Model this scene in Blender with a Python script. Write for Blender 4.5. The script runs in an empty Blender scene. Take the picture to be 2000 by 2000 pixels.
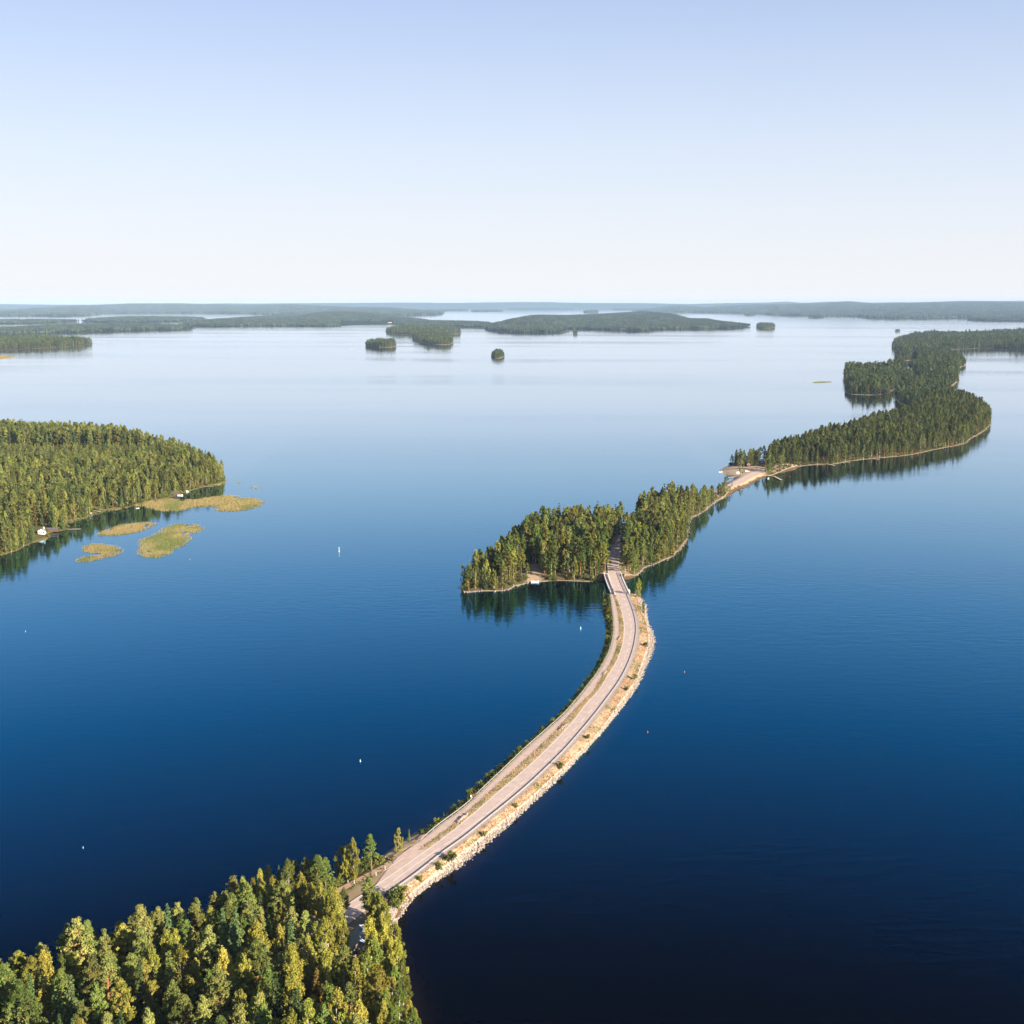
import bpy, math, random
import numpy as np
from mathutils import Vector, Matrix

random.seed(7)
RNG = np.random.default_rng(7)
SC = bpy.context.scene
COL = SC.collection
R = math.radians

# ------------------------------------------------------------------ camera
H = 165.0            # drone height above the lake, metres
F = 2333.0           # focal length in units of the 2000 px wide photograph
PITCH = math.atan((1000 - 590) / F)
cam_d = bpy.data.cameras.new("camera")
cam_d.sensor_width = 36.0
cam_d.lens = 36.0 * F / 2000.0
cam_d.clip_start = 1.0
cam_d.clip_end = 120000.0
cam = bpy.data.objects.new("camera", cam_d)
COL.objects.link(cam)
cam.location = (0, 0, H)
cam.rotation_euler = (R(90) - PITCH, 0, 0)
SC.camera = cam

# ------------------------------------------------------------------ sky, sun, exposure
SKY_BALANCE = (0.94, 0.88, 1.05, 1.0)
SKY_HAZE = [(0.0, 0.97, (4.95, 4.97, 5.1)), (0.068, 0.88, (4.70, 4.85, 5.12)), (0.123, 0.82, (3.95, 4.38, 5.05)), (0.225, 0.74, (2.82, 3.46, 4.68)), (0.45, 0.30, (1.6, 2.2, 3.7)), (0.8, 0.0, (1.0, 1.5, 3.0))]
HAZE = 2.4e-5            # density of the air, per metre
SUN_EL, SUN_AZ = 21.0, 126.0       # azimuth clockwise from the viewing direction
world = bpy.data.worlds.new("World")
SC.world = world
world.use_nodes = True
wn = world.node_tree
bg = wn.nodes["Background"]
sky = wn.nodes.new("ShaderNodeTexSky")
sky.sky_type = 'NISHITA'
sky.sun_disc = False
sky.sun_elevation = R(SUN_EL)
sky.sun_rotation = R(SUN_AZ)
sky.altitude = 100
sky.air_density = 1.0
sky.dust_density = 0.6
sky.ozone_density = 1.3
wb = wn.nodes.new("ShaderNodeMix"); wb.data_type = 'RGBA'; wb.blend_type = 'MULTIPLY'
wb.inputs[0].default_value = 1.0
wb.inputs[7].default_value = SKY_BALANCE
wn.links.new(sky.outputs[0], wb.inputs[6])
# pale summer haze lying low all round the horizon
tc = wn.nodes.new("ShaderNodeTexCoord")
sx = wn.nodes.new("ShaderNodeSeparateXYZ")
wn.links.new(tc.outputs["Generated"], sx.inputs[0])
ramps = []
for pick_ in (1, 2):
    hz = wn.nodes.new("ShaderNodeValToRGB")
    for el, st_ in zip([hz.color_ramp.elements[0], hz.color_ramp.elements[1]] + [hz.color_ramp.elements.new(0.5) for _ in SKY_HAZE[2:]], SKY_HAZE):
        el.position = st_[0]
        el.color = (st_[1],) * 3 + (1,) if pick_ == 1 else (*st_[2], 1)
    wn.links.new(sx.outputs["Z"], hz.inputs[0])
    ramps.append(hz)
hm = wn.nodes.new("ShaderNodeMix"); hm.data_type = 'RGBA'
wn.links.new(ramps[0].outputs[0], hm.inputs[0])
wn.links.new(wb.outputs[2], hm.inputs[6])
wn.links.new(ramps[1].outputs[0], hm.inputs[7])
wn.links.new(hm.outputs[2], bg.inputs[0])
bg.inputs[1].default_value = 0.067
sun_d = bpy.data.lights.new("sun", 'SUN')
sun_d.energy = 5.0
sun_d.angle = R(0.53)
sun_d.color = (1.0, 0.85, 0.66)
sun = bpy.data.objects.new("sun", sun_d)
COL.objects.link(sun)
a, e = R(SUN_AZ), R(SUN_EL)
to_sun = Vector((math.sin(a) * math.cos(e), math.cos(a) * math.cos(e), math.sin(e)))
sun.rotation_euler = to_sun.to_track_quat('Z', 'Y').to_euler()
sun.location = to_sun * 500
SC.view_settings.view_transform = 'Standard'
SC.view_settings.look = 'None'
SC.view_settings.exposure = 1.5
SC.view_settings.gamma = 1.0
SC.view_settings.use_curve_mapping = False
SC.cycles.use_denoising = True
SC.cycles.max_bounces = 5
SC.cycles.diffuse_bounces = 2
SC.cycles.glossy_bounces = 3
SC.cycles.transmission_bounces = 2
SC.cycles.transparent_max_bounces = 4
SC.cycles.volume_bounces = 0
SC.cycles.caustics_reflective = False
SC.cycles.caustics_refractive = False
SC.cycles.sample_clamp_indirect = 4.0


# ------------------------------------------------------------------ helpers
def at(u, v, z=0.0):
    """The place in the world that shows at point (u, v) of the 2000 px photograph at height z."""
    x, y = (u - 1000) / F, (1000 - v) / F
    d = (x, math.cos(PITCH) + y * math.sin(PITCH), -math.sin(PITCH) + y * math.cos(PITCH))
    t = (z - H) / d[2]
    return np.array([d[0] * t, d[1] * t, z])


def proj(p):
    x, y, z = p[0], p[1], p[2] - H
    dep = y * math.cos(PITCH) - z * math.sin(PITCH)
    up = y * math.sin(PITCH) + z * math.cos(PITCH)
    return 1000 + F * x / dep, 1000 - F * up / dep, dep


def pxm(v):
    return (v - 590) * math.cos(PITCH) / H


def Z(o, s, pts):
    return [(o[0] + s * p, o[1] + s * q) for p, q in pts]


def ground(pts, z=0.0):
    return np.array([at(u, v, z)[:2] for u, v in pts])


def mesh_np(name, V, faces, mats=(), mat_idx=None, attrs=None, smooth=False):
    """faces: list of (n, k) int arrays; attrs: {name: per-vertex float array}."""
    me = bpy.data.meshes.new(name)
    V = np.asarray(V, dtype=np.float32).reshape(-1, 3)
    faces = [np.asarray(f, dtype=np.int32) for f in faces if len(f)]
    nl = sum(f.size for f in faces)
    nf = sum(len(f) for f in faces)
    me.vertices.add(len(V))
    me.vertices.foreach_set("co", V.ravel())
    me.loops.add(nl)
    me.loops.foreach_set("vertex_index", np.concatenate([f.ravel() for f in faces]))
    me.polygons.add(nf)
    sizes = np.concatenate([np.full(len(f), f.shape[1], dtype=np.int32) for f in faces])
    me.polygons.foreach_set("loop_start", np.concatenate([[0], np.cumsum(sizes)[:-1]]).astype(np.int32))
    for m in mats:
        me.materials.append(m)
    if mat_idx is not None:
        me.polygons.foreach_set("material_index", np.asarray(mat_idx, dtype=np.int32))
    me.polygons.foreach_set("use_smooth", np.full(nf, smooth, dtype=bool))
    for k, arr in (attrs or {}).items():
        at_ = me.attributes.new(k, 'FLOAT', 'POINT')
        at_.data.foreach_set("value", np.asarray(arr, dtype=np.float32))
    me.update(calc_edges=True)
    return me


def link(name, me, parent=None, loc=None, rotz=0.0, scale=None):
    o = bpy.data.objects.new(name, me)
    COL.objects.link(o)
    if parent is not None:
        o.parent = parent
    if loc is not None:
        o.location = loc
    if rotz:
        o.rotation_euler = (0, 0, rotz)
    if scale is not None:
        o.scale = scale if hasattr(scale, '__len__') else (scale,) * 3
    return o


def tag(o, label=None, cat=None, group=None, kind=None):
    if label: o['label'] = label
    if cat: o['category'] = cat
    if group: o['group'] = group
    if kind: o['kind'] = kind
    return o


class MB:
    """Collects boxes, prisms, tubes and sweeps into one mesh."""
    def __init__(s):
        s.v, s.f = [], []

    def add(s, vs, fs):
        b = len(s.v)
        s.v += [tuple(map(float, p)) for p in vs]
        s.f += [tuple(b + i for i in q) for q in fs]

    def box(s, c, d, rz=0.0):
        hx, hy, hz = d[0] / 2, d[1] / 2, d[2] / 2
        cs, sn = math.cos(rz), math.sin(rz)
        vs = []
        for z in (-hz, hz):
            for x, y in ((-hx, -hy), (hx, -hy), (hx, hy), (-hx, hy)):
                vs.append((c[0] + x * cs - y * sn, c[1] + x * sn + y * cs, c[2] + z))
        s.add(vs, [(3, 2, 1, 0), (4, 5, 6, 7), (0, 1, 5, 4), (1, 2, 6, 5), (2, 3, 7, 6), (3, 0, 4, 7)])

    def tube(s, pts, radii, n=6, cap=True):
        pts = [Vector(p) for p in pts]
        rings = []
        for i, p in enumerate(pts):
            t = (pts[min(i + 1, len(pts) - 1)] - pts[max(i - 1, 0)]).normalized()
            q = t.to_track_quat('Z', 'Y')
            rings.append([p + q @ Vector((radii[i] * math.cos(2 * math.pi * k / n), radii[i] * math.sin(2 * math.pi * k / n), 0)) for k in range(n)])
        vs = [p for r in rings for p in r]
        fs = []
        for i in range(len(pts) - 1):
            for k in range(n):
                fs.append((i * n + k, i * n + (k + 1) % n, (i + 1) * n + (k + 1) % n, (i + 1) * n + k))
        if cap:
            fs += [tuple(range(n - 1, -1, -1)), tuple((len(pts) - 1) * n + k for k in range(n))]
        s.add(vs, fs)

    def lathe(s, prof, n=10, c=(0, 0, 0)):
        vs, fs = [], []
        for r, z in prof:
            for k in range(n):
                vs.append((c[0] + r * math.cos(2 * math.pi * k / n), c[1] + r * math.sin(2 * math.pi * k / n), c[2] + z))
        for i in range(len(prof) - 1):
            for k in range(n):
                fs.append((i * n + k, i * n + (k + 1) % n, (i + 1) * n + (k + 1) % n, (i + 1) * n + k))
        fs += [tuple(range(n - 1, -1, -1)), tuple((len(prof) - 1) * n + k for k in range(n))]
        s.add(vs, fs)

    def sweep(s, path, section, closed_section=True):
        """path: (n,3); section: list of (offset to the right, up)."""
        path = np.asarray(path, float)
        n, m = len(path), len(section)
        tg = np.gradient(path[:, :2], axis=0)
        tg /= np.linalg.norm(tg, axis=1)[:, None] + 1e-9
        rt = np.stack([tg[:, 1], -tg[:, 0]], 1)
        vs = []
        for i in range(n):
            for o, h in section:
                vs.append((path[i, 0] + rt[i, 0] * o, path[i, 1] + rt[i, 1] * o, path[i, 2] + h))
        fs = []
        mm = m if closed_section else m - 1
        for i in range(n - 1):
            for k in range(mm):
                k2 = (k + 1) % m
                fs.append((i * m + k, i * m + k2, (i + 1) * m + k2, (i + 1) * m + k))
        if closed_section:
            fs += [tuple(range(m - 1, -1, -1)), tuple((n - 1) * m + k for k in range(m))]
        s.add(vs, fs)

    def mesh(s, name, mat, smooth=False):
        me = bpy.data.meshes.new(name)
        me.from_pydata(s.v, [], s.f)
        if mat: me.materials.append(mat)
        if smooth:
            me.polygons.foreach_set("use_smooth", [True] * len(me.polygons))
        me.update()
        return me

    def build(s, name, mat, parent=None, **k):
        return link(name, s.mesh(name, mat), parent, **k)


# ------------------------------------------------------------------ materials
def new_mat(name):
    m = bpy.data.materials.new(name)
    m.use_nodes = True
    nt = m.node_tree
    nt.nodes.clear()
    out = nt.nodes.new("ShaderNodeOutputMaterial")
    return m, nt, out


def N(nt, t, **kw):
    n = nt.nodes.new(t)
    for k, v in kw.items():
        setattr(n, k, v)
    return n


def mixc(nt, fac, c1, c2, mode='MIX'):
    n = N(nt, "ShaderNodeMix", data_type='RGBA', blend_type=mode)
    for i, val in ((0, fac), (6, c1), (7, c2)):
        if hasattr(val, 'links'):
            nt.links.new(val, n.inputs[i])
        elif isinstance(val, (int, float)):
            n.inputs[i].default_value = val
        else:
            n.inputs[i].default_value = (*val, 1.0)
    return n.outputs[2]


def ramp(nt, src, stops):
    n = N(nt, "ShaderNodeValToRGB")
    cr = n.color_ramp
    while len(cr.elements) < len(stops):
        cr.elements.new(0.5)
    for el, (p, c) in zip(cr.elements, stops):
        el.position = p
        el.color = (*c, 1) if hasattr(c, '__len__') else (c, c, c, 1)
    nt.links.new(src, n.inputs[0])
    return n.outputs[0]


def noise(nt, scale, detail=3.0, rough=0.55, coord=None, stretch=None):
    n = N(nt, "ShaderNodeTexNoise")
    n.inputs["Scale"].default_value = scale
    n.inputs["Detail"].default_value = detail
    n.inputs["Roughness"].default_value = rough
    if coord is None:
        g = N(nt, "ShaderNodeNewGeometry")
        coord = g.outputs["Position"]
    if stretch is not None:
        mp = N(nt, "ShaderNodeMapping")
        mp.inputs["Scale"].default_value = stretch[:3]
        if len(stretch) > 3:
            mp.inputs["Rotation"].default_value = (0, 0, stretch[3])
        nt.links.new(coord, mp.inputs[0])
        coord = mp.outputs[0]
    nt.links.new(coord, n.inputs["Vector"])
    return n.outputs[0]


def simple(name, c1, c2=None, scale=1.0, rough=0.85, metal=0.0, detail=4.0, bump=0.0, spec=0.3):
    m, nt, out = new_mat(name)
    b = N(nt, "ShaderNodeBsdfPrincipled")
    b.inputs["Roughness"].default_value = rough
    b.inputs["Metallic"].default_value = metal
    b.inputs["Specular IOR Level"].default_value = spec
    if c2 is None:
        c2 = tuple(x * 0.75 for x in c1)
    nz = noise(nt, scale, detail)
    f = ramp(nt, nz, [(0.35, 0.0), (0.65, 1.0)])
    nt.links.new(mixc(nt, f, c1, c2), b.inputs["Base Color"])
    if bump:
        bp = N(nt, "ShaderNodeBump")
        bp.inputs["Strength"].default_value = bump
        nt.links.new(nz, bp.inputs["Height"])
        nt.links.new(bp.outputs[0], b.inputs["Normal"])
    nt.links.new(b.outputs[0], out.inputs[0])
    return m


def leaf_mat(name, c1, c2, transl=0.3, rnd=0.35):
    m, nt, out = new_mat(name)
    oi = N(nt, "ShaderNodeObjectInfo")
    at_ = N(nt, "ShaderNodeAttribute", attribute_name="lv")
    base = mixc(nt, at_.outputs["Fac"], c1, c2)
    mr = N(nt, "ShaderNodeMapRange")
    mr.inputs[3].default_value = 1.0 - rnd
    mr.inputs[4].default_value = 1.0 + rnd
    nt.links.new(oi.outputs["Random"], mr.inputs[0])
    hs = N(nt, "ShaderNodeHueSaturation")
    nt.links.new(mr.outputs[0], hs.inputs["Value"])
    mu = N(nt, "ShaderNodeMath", operation='MULTIPLY')
    mu.inputs[1].default_value = 37.13
    nt.links.new(oi.outputs["Random"], mu.inputs[0])
    fr = N(nt, "ShaderNodeMath", operation='FRACT')
    nt.links.new(mu.outputs[0], fr.inputs[0])
    mh = N(nt, "ShaderNodeMapRange")
    mh.inputs[3].default_value = 0.478
    mh.inputs[4].default_value = 0.518
    nt.links.new(fr.outputs[0], mh.inputs[0])
    nt.links.new(mh.outputs[0], hs.inputs["Hue"])
    nt.links.new(mixc(nt, 1.0, base, oi.outputs["Color"], 'MULTIPLY'), hs.inputs["Color"])
    d = N(nt, "ShaderNodeBsdfDiffuse")
    t = N(nt, "ShaderNodeBsdfTranslucent")
    nt.links.new(hs.outputs[0], d.inputs[0])
    nt.links.new(hs.outputs[0], t.inputs[0])
    mx = N(nt, "ShaderNodeMixShader")
    mx.inputs[0].default_value = transl
    nt.links.new(d.outputs[0], mx.inputs[1])
    nt.links.new(t.outputs[0], mx.inputs[2])
    nt.links.new(mx.outputs[0], out.inputs[0])
    return m


M = {}
M['pine'] = leaf_mat("pine_needles", (0.105, 0.140, 0.046), (0.310, 0.312, 0.098), rnd=0.42)
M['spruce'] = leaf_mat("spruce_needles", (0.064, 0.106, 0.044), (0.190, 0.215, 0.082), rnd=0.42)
M['birch'] = leaf_mat("birch_leaves", (0.165, 0.205, 0.052), (0.390, 0.380, 0.105), 0.35, rnd=0.38)
M['shrub'] = leaf_mat("shrub_leaves", (0.090, 0.130, 0.032), (0.21, 0.215, 0.06), 0.3)
M['far_leaf'] = leaf_mat("distant_needles", (0.006, 0.016, 0.016), (0.078, 0.102, 0.066), 0.15, rnd=0.6)  # darker and bluer than near foliage: distance haze put into the colour
M['pine_bark'] = simple("pine_bark", (0.34, 0.17, 0.08), (0.22, 0.11, 0.06), 2.0)
M['spruce_bark'] = simple("spruce_bark", (0.13, 0.09, 0.065), (0.09, 0.065, 0.05), 2.0)
M['birch_bark'] = simple("birch_bark", (0.62, 0.58, 0.52), (0.25, 0.22, 0.2), 1.6)
M['asphalt'] = simple("asphalt", (0.50, 0.40, 0.345), (0.42, 0.335, 0.29), 0.35, 0.9, detail=6)
M['path'] = simple("cycle_path_asphalt", (0.49, 0.375, 0.315), (0.41, 0.31, 0.26), 0.4, 0.9, detail=6)
M['paint'] = simple("road_paint", (0.80, 0.76, 0.70), (0.66, 0.62, 0.57), 0.8, 0.7)
M['gravel'] = simple("gravel", (0.41, 0.345, 0.29), (0.30, 0.24, 0.19), 1.2, 0.95, detail=6, bump=0.3)
M['red_gravel'] = simple("red_gravel", (0.42, 0.28, 0.20), (0.30, 0.20, 0.13), 0.6, 0.95, detail=6)
M['dry_grass'] = simple("dry_grass_soil", (0.40, 0.315, 0.22), (0.30, 0.205, 0.105), 0.45, 0.95, detail=6, bump=0.4)
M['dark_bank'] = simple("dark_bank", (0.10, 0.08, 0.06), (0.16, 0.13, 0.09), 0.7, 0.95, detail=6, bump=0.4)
M['rock'] = simple("pale_granite", (0.34, 0.295, 0.255), (0.19, 0.16, 0.14), 1.3, 0.9, bump=0.3)
M['concrete'] = simple("concrete", (0.60, 0.57, 0.54), (0.48, 0.46, 0.44), 0.8, 0.85)
M['steel'] = simple("galvanised_steel", (0.40, 0.39, 0.38), (0.33, 0.32, 0.31), 1.5, 0.45, 0.3)
M['dark_steel'] = simple("dark_steel", (0.10, 0.10, 0.11), None, 2.0, 0.6, 0.3)
M['white'] = simple("white_paint", (0.80, 0.79, 0.77), (0.72, 0.71, 0.69), 1.5, 0.5)
M['red_paint'] = simple("red_ochre_paint", (0.15, 0.04, 0.03), (0.11, 0.03, 0.025), 1.5, 0.8)
M['blue_roof'] = simple("blue_grey_sheet_metal", (0.16, 0.22, 0.30), (0.20, 0.26, 0.34), 0.8, 0.35, 0.4)
M['grey_roof'] = simple("dark_roof_felt", (0.07, 0.075, 0.09), (0.10, 0.10, 0.11), 0.8, 0.85)
M['wood'] = simple("weathered_timber", (0.40, 0.35, 0.31), (0.34, 0.29, 0.24), 1.8, 0.9)
M['brown'] = simple("brown_timber", (0.14, 0.08, 0.05), None, 1.8, 0.85)
M['glass'] = simple("dark_window_glass", (0.02, 0.025, 0.03), None, 1.0, 0.15, spec=0.6)
M['orange'] = simple("orange_plastic", (0.75, 0.18, 0.04), None, 1.0, 0.5)
M['rubber'] = simple("black_rubber", (0.025, 0.025, 0.025), None, 1.0, 0.8)
M['reed'] = leaf_mat("reed_blades", (0.44, 0.345, 0.16), (0.25, 0.275, 0.09), 0.45, 0.0)
M['straw'] = leaf_mat("straw_blades", (0.47, 0.34, 0.19), (0.17, 0.19, 0.06), 0.3, 0.0)


def terrain_mat(name, sand=(0.44, 0.35, 0.26), soil=(0.10, 0.075, 0.04), moss=(0.075, 0.085, 0.03), w=3.0):
    m, nt, out = new_mat(name)
    d = N(nt, "ShaderNodeAttribute", attribute_name="inland")
    nz = noise(nt, 0.25, 5)
    ad = N(nt, "ShaderNodeMath", operation='MULTIPLY_ADD')
    nt.links.new(nz, ad.inputs[0])
    ad.inputs[1].default_value = -w * 1.6
    nt.links.new(d.outputs["Fac"], ad.inputs[2])
    sc = N(nt, "ShaderNodeMapRange")
    sc.inputs[1].default_value = -w * 0.8 + w * 0.3
    sc.inputs[2].default_value = -w * 0.8 + w * 1.1
    nt.links.new(ad.outputs[0], sc.inputs[0])
    floor = mixc(nt, ramp(nt, noise(nt, 0.12, 5), [(0.4, 0.0), (0.6, 1.0)]), soil, moss)
    c = mixc(nt, sc.outputs[0], sand, floor)
    ba = N(nt, "ShaderNodeAttribute", attribute_name="bare")
    c = mixc(nt, ba.outputs["Fac"], c, mixc(nt, noise(nt, 0.5, 5), (0.50, 0.40, 0.31), (0.30, 0.21, 0.12)))
    wet = N(nt, "ShaderNodeMapRange")
    wet.inputs[1].default_value = -0.6
    wet.inputs[2].default_value = 0.7
    nt.links.new(d.outputs["Fac"], wet.inputs[0])
    c = mixc(nt, wet.outputs[0], (0.10, 0.065, 0.04), c)
    b = N(nt, "ShaderNodeBsdfDiffuse")
    nt.links.new(c, b.inputs[0])
    nt.links.new(b.outputs[0], out.inputs[0])
    return m


M['terrain'] = terrain_mat("shore_and_forest_floor", (0.36, 0.29, 0.22), w=1.1)
M['terrain_grassy'] = terrain_mat("grassy_shore_and_forest_floor", (0.14, 0.13, 0.045), w=3.0)
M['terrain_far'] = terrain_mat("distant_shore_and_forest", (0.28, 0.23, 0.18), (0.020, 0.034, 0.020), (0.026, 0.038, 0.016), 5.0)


def water_mat():
    m, nt, out = new_mat("lake_water")
    geo = N(nt, "ShaderNodeNewGeometry")
    pos = geo.outputs["Position"]
    # two trains of small waves, stronger where a broad patch of breeze lies on the lake
    breeze = ramp(nt, noise(nt, 0.0009, 4, 0.6, pos, (0.55, 3.0, 1.0, R(4))), [(0.47, 0.30), (0.62, 1.0)])
    w1 = noise(nt, 0.16, 3, 0.55, pos, (0.55, 1.5, 1.0, R(-12)))
    w2 = noise(nt, 0.55, 2, 0.5, pos, (0.6, 1.3, 1.0, R(-25)))
    s = N(nt, "ShaderNodeMath", operation='MULTIPLY_ADD')
    nt.links.new(w2, s.inputs[0])
    s.inputs[1].default_value = 0.35
    nt.links.new(w1, s.inputs[2])
    bp = N(nt, "ShaderNodeBump")
    bp.inputs["Distance"].default_value = 1.0
    st = N(nt, "ShaderNodeMath", operation='MULTIPLY')
    st.inputs[1].default_value = WAVES
    nt.links.new(breeze, st.inputs[0])
    nt.links.new(st.outputs[0], bp.inputs["Strength"])
    nt.links.new(s.outputs[0], bp.inputs["Height"])
    fr = N(nt, "ShaderNodeFresnel")
    fr.inputs["IOR"].default_value = 1.333
    nt.links.new(bp.outputs[0], fr.inputs["Normal"])
    gl = N(nt, "ShaderNodeBsdfGlossy")
    gl.inputs["Roughness"].default_value = 0.035
    nt.links.new(mixc(nt, breeze, ramp(nt, fr.outputs[0], WATER_TINT), (0.93, 0.955, 0.98), 'MULTIPLY'), gl.inputs["Color"])  # breeze patches: dimmer, bluer sky reflection put into the gloss colour
    nt.links.new(bp.outputs[0], gl.inputs["Normal"])
    sh = N(nt, "ShaderNodeAttribute", attribute_name="shallow")
    df = N(nt, "ShaderNodeBsdfDiffuse")
    nt.links.new(mixc(nt, sh.outputs["Fac"], WATER_BODY, (0.012, 0.0085, 0.008)), df.inputs[0])
    ad = N(nt, "ShaderNodeAddShader")
    nt.links.new(df.outputs[0], ad.inputs[0])
    nt.links.new(gl.outputs[0], ad.inputs[1])
    nt.links.new(ad.outputs[0], out.inputs[0])
    return m


WAVES = 0.16
WATER_BODY = (0.0, 0.0004, 0.0016)
# mirror strength of the deep, dark, slightly blue lake water against its Fresnel reflectance
WATER_TINT = [(0.045, (0.0, 0.0, 0.002)), (0.061, (0.0, 0.007, 0.021)), (0.092, (0.0, 0.060, 0.118)), (0.147, (0.002, 0.150, 0.262)), (0.236, (0.105, 0.315, 0.45)),
              (0.378, (0.38, 0.55, 0.63)), (0.60, (0.76, 0.805, 0.845)), (0.85, (0.92, 0.93, 0.945))]
M['water'] = water_mat()


# ------------------------------------------------------------------ geometry of shores
def dist_to_poly(P, poly):
    """Signed distance, positive inside. P (n,2), poly (m,2)."""
    poly = np.asarray(poly, float)
    A, B = poly, np.roll(poly, -1, axis=0)
    best = np.full(len(P), 1e18)
    inside = np.zeros(len(P), bool)
    for (ax, ay), (bx, by) in zip(A, B):
        dx, dy = bx - ax, by - ay
        L = dx * dx + dy * dy + 1e-12
        t = np.clip(((P[:, 0] - ax) * dx + (P[:, 1] - ay) * dy) / L, 0, 1)
        best = np.minimum(best, (P[:, 0] - ax - t * dx) ** 2 + (P[:, 1] - ay - t * dy) ** 2)
        if ay != by:
            c = ((ay > P[:, 1]) != (by > P[:, 1])) & (P[:, 0] < (bx - ax) * (P[:, 1] - ay) / (by - ay) + ax)
            inside ^= c
    d = np.sqrt(best)
    return np.where(inside, d, -d)


def dist_to_line(P, line):
    line = np.asarray(line, float)
    best = np.full(len(P), 1e18)
    for (ax, ay), (bx, by) in zip(line[:-1], line[1:]):
        dx, dy = bx - ax, by - ay
        L = dx * dx + dy * dy + 1e-12
        t = np.clip(((P[:, 0] - ax) * dx + (P[:, 1] - ay) * dy) / L, 0, 1)
        best = np.minimum(best, (P[:, 0] - ax - t * dx) ** 2 + (P[:, 1] - ay - t * dy) ** 2)
    return np.sqrt(best)


def vnoise(x, y, seed=0):
    """Cheap smooth value noise on numpy arrays, 0..1."""
    xi, yi = np.floor(x).astype(np.int64), np.floor(y).astype(np.int64)
    xf, yf = x - xi, y - yi
    xf, yf = xf * xf * (3 - 2 * xf), yf * yf * (3 - 2 * yf)

    def h(i, j):
        n = (i * 374761393 + j * 668265263 + seed * 1442695041) & 0x7fffffff
        n = ((n ^ (n >> 13)) * 1274126177) & 0x7fffffff
        return ((n ^ (n >> 16)) & 0xffff) / 65535.0
    return (h(xi, yi) * (1 - xf) + h(xi + 1, yi) * xf) * (1 - yf) + (h(xi, yi + 1) * (1 - xf) + h(xi + 1, yi + 1) * xf) * yf


def fbm(x, y, seed=0, o=4):
    s, a_, t = 0, 1.0, 0
    for k in range(o):
        s = s + a_ * vnoise(x * 2 ** k, y * 2 ** k, seed + k)
        t += a_
        a_ *= 0.5
    return s / t


class Land:
    """A piece of land: polygon of its waterline, height above the lake as a function of the place."""
    def __init__(s, poly, step, beach=0.16, top=3.0, hill=None, jag=1.0, jag_scale=9.0, flat=None, mat=None, seed=0, bare=None):
        s.bare = bare
        s.poly = np.asarray(poly, float)
        s.step, s.beach, s.top, s.hill, s.jag, s.js, s.flat, s.seed = step, beach, top, hill, jag, jag_scale, flat, seed
        s.mat = mat or M['terrain']

    def inland(s, P):
        d = dist_to_poly(P, s.poly)
        return d + s.jag * 2 * (fbm(P[:, 0] / s.js, P[:, 1] / s.js, s.seed + 11, 3) - 0.5)

    def height(s, P, d=None):
        if d is None: d = s.inland(P)
        z = np.where(d > 0, s.top * (1 - np.exp(-np.maximum(d, 0) * s.beach / s.top)), np.maximum(d * 0.2, -1.2))
        if s.hill is not None:
            z = z + s.hill(P) * np.clip(d / (s.step * 6 + 10), 0, 1) ** 1.2
        und = (fbm(P[:, 0] / 25, P[:, 1] / 25, s.seed + 5, 3) - 0.45) * 1.2
        z = z + und * np.clip(d / 10, 0, 1)
        if s.flat is not None:
            for line, w, zr in s.flat:
                q = np.clip((dist_to_line(P, line) - w) / 6.0, 0, 1)
                tgt = np.minimum(z, 1e9) * q + (zr - 0.25) * (1 - q)
                z = np.where((d > -1), np.where(q < 1, tgt, z), z)
        return z

    def build(s, name, label, cat):
        lo, hi = s.poly.min(0) - 3 * s.step, s.poly.max(0) + 3 * s.step
        nx, ny = int((hi[0] - lo[0]) / s.step) + 2, int((hi[1] - lo[1]) / s.step) + 2
        X, Y = np.meshgrid(lo[0] + np.arange(nx) * s.step, lo[1] + np.arange(ny) * s.step)
        P = np.stack([X.ravel(), Y.ravel()], 1)
        P += RNG.uniform(-0.2, 0.2, P.shape) * s.step
        d = s.inland(P)
        z = s.height(P, d)
        idx = np.arange(nx * ny).reshape(ny, nx)
        q = np.stack([idx[:-1, :-1].ravel(), idx[:-1, 1:].ravel(), idx[1:, 1:].ravel(), idx[1:, :-1].ravel()], 1)
        keep = (d[q].max(1) > -0.5 * s.step)
        q = q[keep]
        used = np.unique(q)
        re = np.full(nx * ny, -1)
        re[used] = np.arange(len(used))
        V = np.column_stack([P[used], z[used]])
        me = mesh_np(name, V, [re[q]], [s.mat], attrs={'inland': d[used], 'bare': s.bare(P[used]) if s.bare else np.zeros(len(used))}, smooth=True)
        return tag(link(name, me), label, cat, kind='structure')


def smooth_poly(pts, n=3):
    """Chaikin corner cutting on a closed polygon."""
    p = np.asarray(pts, float)
    for _ in range(n):
        q = np.roll(p, -1, axis=0)
        p = np.stack([0.75 * p + 0.25 * q, 0.25 * p + 0.75 * q], 1).reshape(-1, 2)
    return p


# pixel frames of the close-up views in which the outlines were read
zA = lambda p: Z((0, 1600), .20704, p)
zB = lambda p: Z((400, 1600), .20704, p)
z3 = lambda p: Z((640, 1500), .16563, p)
z4 = lambda p: Z((860, 1320), .16563, p)
z5 = lambda p: Z((1060, 1100), .13458, p)
z6 = lambda p: Z((880, 900), .16563, p)
z7 = lambda p: Z((1140, 900), .16563, p)
zM = lambda p: Z((1390, 860), .06211, p)
zR = lambda p: Z((1440, 620), .28986, p)
zL = lambda p: Z((0, 800), .28986, p)

# ------------------------------------------------------------------ causeway curves (u as a function of v)
ROAD_Z = 3.0


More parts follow.
